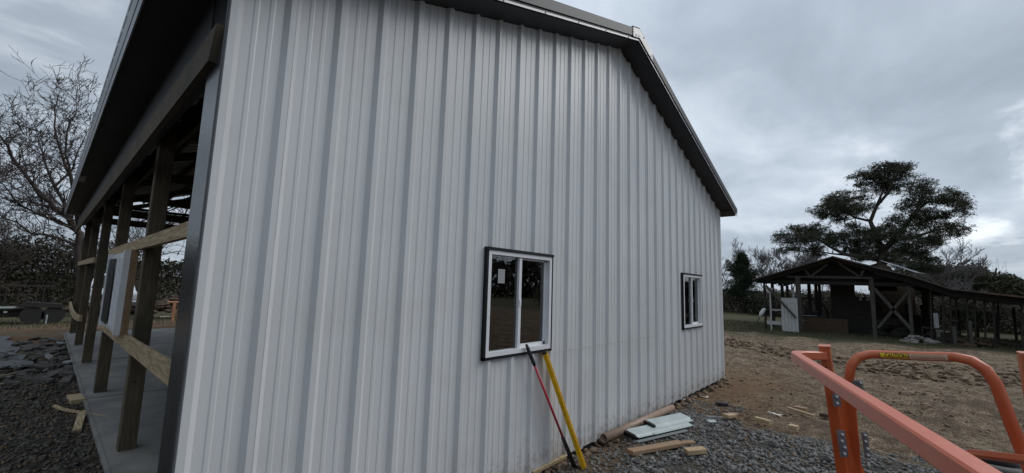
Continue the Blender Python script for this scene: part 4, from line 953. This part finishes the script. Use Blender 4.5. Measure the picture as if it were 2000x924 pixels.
# left group
LEFT_LIMBS = [[(.82,-.5),(.51,2.05),(.31,3.37),(-.02,3.96),(-.47,4.4),(-.88,4.78),(-1.35,5.46),(-1.79,6.2),(-2.2,6.93),(-2.64,7.6)],[(-.02,3.96),(-.26,4.65),(-.56,5.29),(-.8,5.83),(-.98,6.41),(-1.2,7.23),(-1.53,8.2)],[(.31,3.37),(.12,4.61),(-.22,5.75),(-.47,6.46),(-.64,6.87),(-.83,7.89),(-.96,8.66),(-.94,9.3)],[(-.22,5.75),(-.41,6.58),(-.49,7.44),(-.38,8.31),(-.32,8.7)],[(.33,3.46),(-.08,3.71),(-.49,3.89),(-.9,4.08),(-1.27,4.27),(-1.67,4.71),(-1.99,5.15),(-2.42,5.66)],[(.33,2.9),(-.31,3.17),(-.99,3.31),(-1.44,3.58),(-1.85,3.86),(-2.37,4.19)],[(.47,2.48),(.79,4.05),(1.06,5.23),(1.35,6.45)],[(-.98,6.41),(-1.38,6.64),(-1.64,7.16)],[(-.56,5.29),(-.19,6.08),(-.02,7.24),(.13,7.97)],[(-.88,4.78),(-1.17,4.7),(-1.59,4.93),(-1.89,5.38)]]
LEFT_R = [.20, .075, .085, .05, .075, .06, .09, .03, .045, .035]
def limb_tree(name, label, base, Y0, limbs, rads, seed, m='bark', tw=.008):
    t = thing(name, label, 'tree', base); q = random.Random(seed); tr, cr = MB(), MB()
    def twig(p, d, ln, r_, lv):
        pts = [p]; dd = d
        for i in range(3):
            dd = (dd+Vector((q.gauss(0, .2), q.gauss(0, .2), q.gauss(0, .12)+.06))).normalized(); p = p+dd*ln/3; pts.append(p)
        cr.tube(pts, [max(tw, r_), max(tw, r_*.8), tw, tw*.7], 3 if lv > 1 else 4, cap=False)
        if lv < 4:
            for k_ in range(3 if lv < 3 else 2):
                nd_ = (dd+Vector((q.gauss(0, .65), q.gauss(0, .65), q.gauss(0, .45)+.1))).normalized(); twig(pts[q.choice((1, 2, 3))], nd_, ln*q.uniform(.5, .8), r_*.6, lv+1)
    for li, (l_, r0_) in enumerate(zip(limbs, rads)):
        dy = 0 if li == 0 else q.uniform(-.35, .35); pts = [Vector((x, Y0+dy*i, z)) for i, (x, z) in enumerate(l_)]; n = len(pts)
        rr = [r0_*(1-.88*(i/(n-1))**(.6 if li == 0 else 1)) for i in range(n)]
        fine_ = []; fr = []
        for i in range(n-1):
            for k_ in range(2):
                u = k_/2; p = pts[i].lerp(pts[i+1], u); p = p+Vector((q.gauss(0, .03), q.gauss(0, .03), q.gauss(0, .03))) if (i or k_) else p; fine_.append(p); fr.append(rr[i]*(1-u)+rr[i+1]*u)
        fine_.append(pts[-1]); fr.append(rr[-1])
        tr.tube(fine_, fr, 7, cap=False)
        st = 4 if li == 0 else 1
        for i in range(st, len(fine_)):
            dd = (fine_[i]-fine_[i-1]).normalized()
            for k_ in range(2 if i < len(fine_)-1 else 3):
                nd_ = (dd*.8+Vector((q.gauss(0, .55), q.gauss(0, .6), q.gauss(0, .45)+.15))).normalized(); twig(fine_[i], nd_, q.uniform(.45, 1.0), max(tw, fr[i]*.45), 1)
    build('trunk', tr, m, t, True); build('crown', cr, m, t); return t
limb_tree('bare_tree', 'tall bare tree with upswept limbs beside the far left corner of the barn roof', (.82, 22.5, -.5), 22.5, LEFT_LIMBS, LEFT_R, 6)
bare('bare_tree', 'leafless tree cut off by the left edge of the picture', (-4.0, 18.5, -.2), 12, .9, 9, r0=.2, levels=6, lean=(.10, .1), first=.27, up=.7, tw=.007)
bare('bare_tree', 'bare tree seen through the barn frame right of the first post', (7.6, 38, -.3), 11, 1.0, 23, r0=.22, levels=6, tw=.012, first=.27)
bare('bare_tree', 'bare tree seen through the far end of the barn behind the truck', (4.2, 42, -.3), 10, 1.0, 31, r0=.2, levels=6, tw=.012, first=.27)
for i_, (x_, y_, h_, s_, lb_) in enumerate([(-2.2, 34, 6.4, 75, 'leafless tree in the scrub above the left end of the trailer')]):
    bare('bare_tree', lb_, (x_, y_, -.3), h_, .95, s_, r0=.16, levels=6, lean=(.05, 0), first=.27, up=.7, tw=.010)
# right group
bare('bare_tree', 'bare tree right beside the far corner of the barn wall', (48, 10.2, -.1), 10.5, .95, 40, 'bark_far', r0=.2, levels=7, tw=.014, first=.25, up=.6)
bare('bare_tree', 'faint bare tree just left of the old shed roof', (60, 8.3, 0), 8.6, .9, 44, 'bark_far', r0=.15, levels=7, tw=.014, up=.7, first=.24)
bare('bare_tree', 'faint bare tree above the left slope of the old shed', (60, 5.6, 0), 9.2, .9, 47, 'bark_far', r0=.15, levels=7, tw=.014, up=.7, first=.24)
bare('bare_tree', 'faint bare tree under the left limbs of the big pine', (62, 3.2, 0), 9.1, .9, 52, 'bark_far', r0=.15, levels=7, tw=.014, up=.7, first=.24)
bare('bare_tree', 'faint bare tree right of the big pine above the wooded hill', (64, -7.3, 0), 9.0, .9, 58, 'bark_far', r0=.15, levels=7, tw=.014, up=.7, first=.24)
bare('bare_tree', 'smallest faint bare tree above the hill crest', (70, -9.8, 0), 6.6, 1.0, 61, 'bark_far', r0=.14, levels=5, tw=.014)

# massed woods: leaf-sized flakes and stems through a lumpy volume
def wood(name, label, path, depth_, hfn, n, s, m, seed, low=0.0, stems=0):
    q = np.random.RandomState(seed); t = q.uniform(0, 1, n); path = np.array(path, float); seg = np.linalg.norm(np.diff(path, axis=0), axis=1); cum = np.concatenate([[0], np.cumsum(seg)]); L_ = cum[-1]
    X = np.interp(t*L_, cum, path[:, 0]); Y = np.interp(t*L_, cum, path[:, 1]); o = q.uniform(-1, 1, n)*depth_/2
    X = X+o*q.uniform(.6, 1, n); Y = Y+o*q.uniform(-.4, .4, n); H = hfn(t, X, Y)*(1+.42*fbm(X*.35+Y*.2, Y*.45+3, 5)); Z = H*(low+(1-low)*q.uniform(0, 1, n)**.75)+G(0, 30)*(Y > 18)
    P = np.stack([X, Y, Z], -1)
    a = q.normal(size=(n, 3)); a /= np.linalg.norm(a, axis=1)[:, None]; b = np.cross(a, q.normal(size=(n, 3))); b /= np.linalg.norm(b, axis=1)[:, None]
    sz = s*q.uniform(.4, 1.5, (n, 1)); wq = np.where(q.uniform(0, 1, (n, 1)) < .55, .07, .45); V = np.stack([P-a*sz, P+b*sz*wq, P+a*sz, P-b*sz*wq*.6], 1).reshape(-1, 3); F = np.arange(4*n).reshape(-1, 4)
    if stems:
        k_ = stems; ts = q.uniform(0, 1, k_)*L_; sx = np.interp(ts, cum, path[:, 0])+q.uniform(-.5, .5, k_)*depth_; sy = np.interp(ts, cum, path[:, 1]); hh = hfn(ts/L_, sx, sy)*q.uniform(.8, 1.35, k_)
        w_ = s*.10; B = np.stack([sx, sy, 0*sx-.4], -1); T = B+np.stack([q.normal(0, .12, k_)*hh, q.normal(0, .12, k_)*hh, hh+.4], -1); wv = np.array([w_*.4, w_, 0])
        V2 = np.stack([B-wv, B+wv, T+wv*.3, T-wv*.3], 1).reshape(-1, 3); F2 = np.arange(len(V2)).reshape(-1, 4)+len(V); V = np.concatenate([V, V2]); F = np.concatenate([F, F2])
    return raw_mesh(name, V, F, m, label)
wood('woodland', 'dark tangled scrub and trees behind the trailer', [(-34, 30), (-8, 33), (-.5, 37), (2.0, 40)], 9, lambda t, x, y: 4.2+0*x, 190000, .11, 'scrub_dark', 1, stems=900)
wood('woodland', 'dark treeline behind the barn and the truck', [(2, 44), (16, 44), (34, 40), (52, 30)], 8, lambda t, x, y: 3.4+0*x, 100000, .17, 'scrub', 2, stems=400)
wood('woodland', 'dark scrub bank between the barn corner and the shed', [(46, 24), (45, 10), (46, 5), (48, -1)], 6, lambda t, x, y: 2.1+0*x, 70000, .12, 'scrub', 3, stems=260)
wood('woodland', 'grey thicket seen through the open shed', [(42, 6), (40, -2), (37, -10), (35, -24)], 5, lambda t, x, y: 1.9+0*x, 90000, .12, 'scrub', 4, stems=260)
wood('woodland', 'evergreen wooded hill rising behind the lean-to', [(88, -4), (88, -9), (88, -14), (86, -20), (80, -34)], 16, lambda t, x, y: np.where(y > -13, 6.1, 6.1-(-13-y)*.40).clip(3.6), 150000, .27, 'hill_wood', 5, stems=120)
wood('woodland', 'distant treeline around the field behind the camera', [(70, -34), (40, -52), (0, -58), (-40, -40), (-48, 0), (-34, 30)], 10, lambda t, x, y: 6.5+0*x, 24000, .8, 'scrub', 6, stems=400)

# ------------------------------------------------------------------ old open shed with lean-to
SX = 24.0
shed = thing('old_shed', 'old open pole shed with sagging tin roof and long lean-to under the big pine', 'shed', (28, -1, 0))
def gy(y, z, x=SX): return (x, y, z)
RL = [(2.35, 2.50), (-.92, 3.60)]; RRp = [(-.92, 3.60), (-2.3, 3.12), (-3.5, 2.72), (-4.6, 2.22), (-7.2, 1.86), (-9.5, 1.6)]
def roofstrip(pts, x0, x1, th, name, m):
    for (ya, za), (yb, zb_) in zip(pts, pts[1:]):
        n = max(1, int(round(abs(yb-ya)/.7)))
        for i in range(n):
            t0, t1 = i/n, (i+1)/n; y0, z0 = ya+(yb-ya)*t0, za+(zb_-za)*t0; y1, z1 = ya+(yb-ya)*t1, za+(zb_-za)*t1; dz = rnd.uniform(0, .03); xx = x0-rnd.uniform(0, .12)
            build(name, MB().hexa([(xx, y0, z0-th), (x1, y0, z0-th), (x1, y1, z1-th), (xx, y1, z1-th), (xx, y0, z0+dz), (x1, y0, z0+dz), (x1, y1, z1+dz), (xx, y1, z1+dz)]), m, shed)
roofstrip(RL, SX-.5, 32, .035, 'roof_sheet', 'tin_roof'); roofstrip(RRp, SX-.5, 32, .035, 'roof_sheet', 'tin_roof')
# fascia / rafters at the front
def zr(y):
    pts = RL+RRp[1:]
    for (ya, za), (yb, zb_) in zip(pts, pts[1:]):
        if yb <= y <= ya: return za+(zb_-za)*(ya-y)/(ya-yb)
    return pts[-1][1]
for X_ in (SX, 26, 28, 30, 31.8):
    for (a, b) in ((2.3, -.92), (-.92, -2.3), (-2.3, -3.5), (-3.5, -4.6), (-4.6, -7.2), (-7.2, -9.5)):
        build('rafter', MB().bar((X_, a, zr(a)-.12), (X_, b, zr(b)-.12), .06, .15), 'old_dark', shed)
build('gable_board', MB().hexa([(SX+.06, 1.9, 2.66), (SX+.09, 1.9, 2.66), (SX+.09, -3.2, 2.62), (SX+.06, -3.2, 2.62), (SX+.06, 1.9, 2.70), (SX+.09, 1.9, 2.70), (SX+.09, -3.2, 2.78), (SX+.06, -3.2, 2.78)]), 'old_black', shed)
for i in range(15):     # dark boarded gable above the tie beam, board by board
    y = 1.9-i*.325; 
    if True: dx = .006*(i % 2); build('gable_board', MB().hexa([(SX+.62+dx, y-.335, 2.33), (SX+.65+dx, y-.335, 2.33), (SX+.65+dx, y, 2.33), (SX+.62+dx, y, 2.33), (SX+.62+dx, y-.335, zr(y-.335)-.04), (SX+.65+dx, y-.335, zr(y-.335)-.04), (SX+.65+dx, y, zr(y)-.04), (SX+.62+dx, y, zr(y)-.04)]), 'old_black', shed)
build('tie_beam', MB().bar((SX-.05, .95, 2.68), (SX-.05, -2.25, 2.64), .05, .09), 'old_wood', shed)
build('tie_beam', MB().bar((SX-.02, 2.2, 2.42), (SX-.02, -3.6, 2.36), .06, .16), 'old_black', shed)
for a, b in (((0.0, 2.68), (-.70, 3.26)), ((0.0, 2.68), (.18, 3.04)), ((-1.12, 3.30), (-1.85, 2.68)), ((-1.85, 2.68), (-1.98, 3.0))):
    build('truss_web', MB().bar((SX-.04, *a), (SX-.04, *b), .05, .08), 'old_wood', shed)
for (a, b) in ((-2.3, -3.5), (-3.5, -4.6), (-4.6, -7.2), (-7.2, -9.5)):
    build('header_board', MB().hexa([(SX-.22, b, zr(b)-.30), (SX-.19, b, zr(b)-.30), (SX-.19, a, zr(a)-.30), (SX-.22, a, zr(a)-.30), (SX-.22, b, zr(b)-.04), (SX-.19, b, zr(b)-.04), (SX-.19, a, zr(a)-.04), (SX-.22, a, zr(a)-.04)]), 'old_black', shed)
def post(y, zt, x=SX, w_=.14, m='old_wood', name='post', lean=0.0):
    build(name, MB().bar((x, y+lean, -.1), (x, y, zt), w_, w_, ch=.02, up=(0, 1, 0)), m, shed)
post(1.93, 2.45, w_=.10, m='old_dark'); post(.50, 2.72, w_=.20); post(-2.22, 2.62, w_=.15); post(-3.40, 2.3, w_=.12)
build('brace', MB().bar((SX-.36, 1.80, 2.22), (SX-.36, .60, .70), .04, .10), 'old_wood', shed)
for a, b, w_ in (((-2.27, 2.22), (-3.42, .45), .12), ((-3.35, 2.03), (-2.33, .48), .10)):
    build('brace', MB().bar((SX-.10, *a), (SX-.10, *b), .04, w_), 'old_wood', shed)
for X_ in (27, 30, 31.8):
    for y in (2.1, .4, -2.4, -4.2): post(y, zr(y)-.2, X_, .15, 'old_dark')
# tall boarded bay inside, low brown wall
for i in range(11): build('wall_board', MB().box(26.0+.012*(i % 2), 26.04+.012*(i % 2), -.58-(i+1)*.135-.02, -.58-i*.135, -.05, 2.75 if i < 7 else 1.6+.2*(i % 2)), 'old_dark', shed)
for i in range(4): build('wall_board', MB().box(25.0, 25.05, -1.25, .50, .0+i*.18, .17+i*.18), 'old_brown', shed)
for i in range(14): build('wall_board', MB().box(31.0, 31.04, -1.6-(i+1)*.2, -1.6-i*.2-.015, -.05, .9+.6*(i % 3 == 0)), 'old_dark', shed)
# lean-to posts, front and back rows
for y, dx in ((-4.06, 0), (-4.23, 2.2), (-4.40, .02), (-4.62, .1), (-4.83, .6), (-5.07, .0), (-5.28, .1), (-5.53, .05), (-5.78, .1), (-6.10, 1.8), (-6.44, .0), (-6.9, .3), (-7.4, 0), (-8.2, 0), (-9.2, 0)):
    post(y, zr(y)-.1, SX+dx, .06, 'old_dark', lean=.10)
for y in (-4.75, -5.3, -5.9, -6.5, -7.1, -7.7): post(y, 1.5, 30, .09, 'old_dark')
post(-4.6, .75, SX-.3, .11, 'old_wood'); post(-5.05, 1.0, SX-.25, .10, 'old_wood')
for a, b in (((-4.35, 1.47), (-5.3, 1.42)), ((-4.38, .97), (-4.78, .94)), ((-5.0, .93), (-5.3, .88)), ((-3.7, .62), (-4.95, .52)), ((-5.35, .36), (-7.2, .02))):
    build('rail', MB().bar((SX+.08, *a), (SX+.08, *b), .04, .06), 'old_dark', shed)
# things in and by the shed
t = thing('board_door', 'weathered white board door leaning on the shed post', 'door', (SX-.16, .9, 0))
for i in range(5):
    y = 1.20-i*.137; build('plank', MB().hexa([(SX-.30, y-.131, .03), (SX-.27, y-.131, .03), (SX-.27, y, .03), (SX-.30, y, .03), (SX-.19, y-.115, 1.63+rnd.uniform(-.015, .01)), (SX-.16, y-.115, 1.63), (SX-.16, y+.012, 1.63), (SX-.19, y+.012, 1.63+rnd.uniform(-.015, .01))]), 'white_board', t)
build('batten', MB().box(SX-.215, SX-.20, .56, 1.19, 1.38, 1.46), 'white_board', t)
t = thing('white_rack', 'white timber rack with rungs at the left of the old shed', 'rack', (SX-.05, 1.45, 0))
build('upright', MB().box(SX-.16, SX-.10, 1.64, 1.70, -.05, 2.0), 'white_board', t); build('upright', MB().box(SX+.1, SX+.16, .68, .76, .2, 2.05), 'white_board', t)
build('rung', MB().box(SX-.1, SX-.05, 1.15, 1.64, .99, 1.06), 'white_board', t); build('rung', MB().box(SX-.17, SX-.1, 1.18, 1.86, .30, .47), 'white_board', t)
build('rung', MB().box(SX-.1, SX-.05, 1.1, 1.7, 1.45, 1.49), 'old_wood', t); build('header', MB().box(SX-.15, SX-.1, 1.55, 1.80, 1.95, 2.1), 'white_board', t)
t = thing('leaning_pole', 'pole with a pale rag leaning on the left corner post of the shed', 'pole', (SX-.3, 2.4, 0))
build('pole', MB().tube([(SX-.5, 2.42, .0), (SX-.1, 1.95, 1.05)], .022, 6), 'old_wood', t)
build('rag', MB().tube([(SX-.30, 2.14, .62), (SX-.24, 2.06, .82), (SX-.2, 1.95, 1.02), (SX-.2, 1.88, 1.06)], [.03, .10, .08, .03], 7), 'cloth', t, True)
t = thing('farm_implement', 'dark rusty implement with curved hoop parked inside the shed', 'implement', (27, .2, 0))
hp = [(27, .85, 1.52), (27, .62, 1.62), (27, .3, 1.64), (27, .02, 1.52), (27, -.2, 1.25), (27, -.32, .95), (27, -.36, .6)]
build('hoop', MB().tube(hp, .05, 8), 'dark_iron', t, True)
build('frame', MB().box(26.9, 28.2, -.35, 1.1, .55, .70).box(26.95, 27.6, .05, .7, .7, .95).box(27, 27.4, .5, .62, .9, 1.15), 'dark_iron', t)
build('bar', MB().box(26.85, 26.9, .1, .8, .70, .735), 'galv', t); build('strut', MB().bar((27.1, .02, .7), (27.1, .05, 1.5), .05, .05), 'dark_iron', t)
for y in (.95, -.2): build('wheel', MB().tube([(27.3, y-.08, .35), (27.3, y+.08, .35)], .38, 16), 'rubber', t)
def heap(label, cx_, cy_, rx, ry, h, n, s, m, name='rubble_heap', cat='heap', seed=1):
    q = np.random.RandomState(seed); mb = MB()
    for i in range(n):
        a = q.uniform(0, 6.28); r = q.uniform(0, 1)**.6; x = cx_+math.cos(a)*r*rx; y = cy_+math.sin(a)*r*ry; z = h*(1-r*r)*q.uniform(.3, 1); V = IV*(1+q.uniform(-.3, .3, (12, 1)))*s*q.uniform(.5, 1.4)*np.array([1, 1.3, .6]); k_ = len(mb.v)
        mb.v += [tuple(v+np.array([x, y, z])) for v in V]; mb.f += [tuple(int(c)+k_ for c in f) for f in IF]
    o = build(name, mb, m); tag(o, label, cat); return o
heap('pale broken rubble heap at the foot of the shed right post', SX-.2, -3.6, .5, .55, .28, 60, .10, 'rubble', seed=2)
heap('low dark junk pile under the lean-to roof', SX+.8, -4.4, .7, .8, .45, 90, .14, 'dark_iron', 'junk_pile', 'junk', 3)
heap('dark brush pile between the lean-to posts', SX+.3, -5.2, .6, .6, .35, 70, .13, 'old_brown', 'brush_pile', 'brush', 4)
heap('dark clutter deep under the shed right bay', SX+2.6, -2.7, 1.0, .9, .9, 90, .20, 'old_dark', 'junk_pile', 'junk', 5)
tag(build('concrete_block', MB().box(SX+.3, SX+.5, -4.24, -4.10, .62, 1.22, .008), 'light_block'), 'bright upright pale panel standing under the lean-to', 'panel')
tag(build('concrete_block', MB().box(SX+.3, SX+.5, -4.26, -4.14, .1, .5, .008), 'rubble'), 'greyer block below the bright pale panel', 'block')
# second roof behind, with a bright sheet
t = thing('far_shed', 'small shed roof with one bright white metal sheet behind the old shed', 'shed', (33, -2.9, 0))
build('roof', MB().hexa([(32.5, -1.9, 3.62), (36, -1.9, 3.62), (36, -2.55, 3.86), (32.5, -2.55, 3.86), (32.5, -1.9, 3.66), (36, -1.9, 3.66), (36, -2.55, 3.90), (32.5, -2.55, 3.90)]), 'tin_roof', t)
build('roof_sheet', MB().hexa([(32.5, -2.6, 3.95), (37, -2.4, 4.30), (37, -4.6, 3.40), (32.5, -4.0, 3.28), (32.5, -2.6, 3.98), (37, -2.4, 4.33), (37, -4.6, 3.43), (32.5, -4.0, 3.31)]), 'tin_white', t)
build('gable', MB().poly([(32.6, -1.9, 2.2), (32.6, -3.2, 2.2), (32.6, -3.0, 3.6), (32.6, -2.55, 3.86), (32.6, -1.9, 3.6)]).box(32.6, 36, -3.9, -1.95, 0, 3.1), 'old_brown', t)

# ------------------------------------------------------------------ behind the barn: truck, trailer, stake
TY = 26.0; tx0, tx1 = 1.05, 2.92; zg = -.31
tk = thing('pickup_truck', 'white pickup truck parked behind the barn facing the camera', 'truck', ((tx0+tx1)/2, TY+2.5, zg))
cxm = (tx0+tx1)/2
body = MB()
body.hexa([(tx0, TY+.0, zg+.62), (tx1, TY, zg+.62), (tx1, TY+5.2, zg+.55), (tx0, TY+5.2, zg+.55), (tx0+.04, TY+.08, zg+1.16), (tx1-.04, TY+.08, zg+1.16), (tx1-.02, TY+5.2, zg+1.25), (tx0+.02, TY+5.2, zg+1.25)])
body.hexa([(tx0+.1, TY+.12, zg+1.16), (tx1-.1, TY+.12, zg+1.16), (tx1-.06, TY+1.25, zg+1.27), (tx0+.06, TY+1.25, zg+1.27), (tx0+.14, TY+.2, zg+1.20), (tx1-.14, TY+.2, zg+1.20), (tx1-.1, TY+1.25, zg+1.33), (tx0+.1, TY+1.25, zg+1.33)])
body.hexa([(tx0+.26, TY+2.0, zg+2.0), (tx1-.26, TY+2.0, zg+2.0), (tx1-.26, TY+3.4, zg+2.0), (tx0+.26, TY+3.4, zg+2.0), (tx0+.32, TY+2.1, zg+2.08), (tx1-.32, TY+2.1, zg+2.08), (tx1-.32, TY+3.3, zg+2.08), (tx0+.32, TY+3.3, zg+2.08)])
build('body', body, 'truck_white', tk)
for s_, xx in ((1, tx0), (-1, tx1)): build('pillar', MB().bar((xx+s_*.09, TY+1.3, zg+1.28), (xx+s_*.28, TY+2.02, zg+2.02), .06, .06), 'truck_white', tk)
build('windshield', MB().hexa([(tx0+.12, TY+1.28, zg+1.30), (tx1-.12, TY+1.28, zg+1.30), (tx1-.1, TY+3.3, zg+1.28), (tx0+.1, TY+3.3, zg+1.28), (tx0+.30, TY+2.0, zg+1.995), (tx1-.30, TY+2.0, zg+1.995), (tx1-.28, TY+3.3, zg+1.995), (tx0+.28, TY+3.3, zg+1.995)]), 'truck_glass', tk)
gr = build('grille', MB().box(tx0+.42, tx1-.42, TY-.03, TY+.02, zg+.74, zg+1.06), 'dark_iron', tk)
for i in range(4): build('grille_bar', MB().box(tx0+.42, tx1-.42, TY-.05, TY-.03, zg+.77+i*.08, zg+.79+i*.08), 'chrome', gr)
for a, b in ((tx0+.08, tx0+.38), (tx1-.38, tx1-.08)): build('headlight', MB().box(a, b, TY-.03, TY+.03, zg+.84, zg+1.05), 'lamp', tk)
build('bumper', MB().box(tx0+.02, tx1-.02, TY-.14, TY-.03, zg+.50, zg+.70), 'chrome', tk)
build('valance', MB().box(tx0+.1, tx1-.1, TY-.05, TY+.3, zg+.28, zg+.50), 'dark_iron', tk)
for x, y in ((tx0+.13, TY+.85), (tx1-.13, TY+.85), (tx0+.13, TY+4.2), (tx1-.13, TY+4.2)): build('wheel', MB().tube([(x-.12, y, zg+.38), (x+.12, y, zg+.38)], .38, 20), 'rubber', tk)
for xx in (tx0-.1, tx1+.1): build('mirror', MB().box(xx-.09, xx+.09, TY+1.6, TY+1.68, zg+1.33, zg+1.55), 'dark_iron', tk)

tr = thing('utility_trailer', 'dark flatbed utility trailer with low side rails parked at the left', 'trailer', (-2.2, 23, -.28))
zt = -.26
build('deck', MB().box(-4.2, -.55, 22.4, 24.2, zt+.52, zt+.60), 'old_dark', tr)
build('deck_edge', MB().box(-4.2, -.72, 22.37, 22.40, zt+.60, zt+.67), 'galv', tr)
for x in (-3.9, -3.2, -2.5, -1.8, -1.36, -1.05, -.80, -.58, -.40): build('rail_post', MB().bar((x, 22.4, zt+.60), (x, 22.4, zt+1.48), .04, .04), 'dark_iron', tr)
build('side_rail', MB().bar((-4.2, 22.4, zt+1.47), (-.12, 22.4, zt+1.47), .05, .07), 'dark_iron', tr)
build('side_rail', MB().bar((-4.2, 22.38, zt+1.12), (-.5, 22.38, zt+1.12), .04, .05), 'dark_iron', tr)
build('fender', MB().hexa([(-1.05, 22.15, zt+.68), (.25, 22.15, zt+.60), (.25, 22.45, zt+.60), (-1.05, 22.45, zt+.68), (-.8, 22.15, zt+.86), (.15, 22.15, zt+.76), (.15, 22.45, zt+.76), (-.8, 22.45, zt+.86)]), 'rubber', tr)
for x in (-.62, -.05): build('wheel', MB().tube([(x, 22.2, zt+.33), (x, 22.45, zt+.33)], .33, 18), 'rubber', tr)
build('tongue', MB().bar((-.2, 22.6, zt+.5), (.45, 22.7, zt+.45), .08, .12), 'dark_iron', tr)
build('jack', MB().bar((-.22, 22.1, zt+.0), (-.22, 22.1, zt+.35), .04, .04), 'galv', tr)
build('undercarriage', MB().box(-4.1, -.9, 22.5, 24.0, zt+.25, zt+.5), 'old_dark', tr)
for x in (-1.55, -1.35): build('reflector', MB().box(x, x+.10, 22.34, 22.36, zt+.44, zt+.49), 'galv', tr)
st = thing('sawhorse', 'small orange wooden sawhorse standing beyond the far slab edge', 'sawhorse', (3.4, 19.5, G(3.4, 19.5)))
zz_ = G(3.4, 19.5)
build('leg', MB().box(3.22, 3.32, 19.4, 19.5, zz_, zz_+.80), 'stake_orange', st); build('leg', MB().box(3.42, 3.50, 19.6, 19.7, zz_, zz_+.80), 'stake_orange', st)
build('top_board', MB().box(3.05, 3.55, 19.4, 19.72, zz_+.80, zz_+.85), 'stake_orange', st); build('cross_bar', MB().box(2.85, 3.22, 19.43, 19.47, zz_+.22, zz_+.26), 'white_chip', st)
p_ = [(3.6, 23.6), (4.4, 24.2), (5.0, 23.8)]
heap('low brown brush heap behind the sawhorse', 4.0, 24.0, 1.4, .8, .75, 120, .16, 'old_brown', 'brush_pile', 'brush', 8)

GR = {'wood offcut': 'wood offcuts scattered on the ground round the barn', 'tree': 'trees standing round the yard', 'shaving': 'white slivers on the dirt', 'slab': 'flat slate pieces in the rubble bank', 'metal scrap': 'small metal scraps on the gravel', 'block': 'small blocks lying about', 'junk': 'junk piles under the old shed', 'brush': 'brush piles'}
for o in bpy.data.objects:
    if o.parent is None and o.get('category') in GR and not o.get('group'): o['group'] = GR[o['category']]
scn.render.resolution_x = 1024; scn.render.resolution_y = 473; scn.render.resolution_percentage = 100
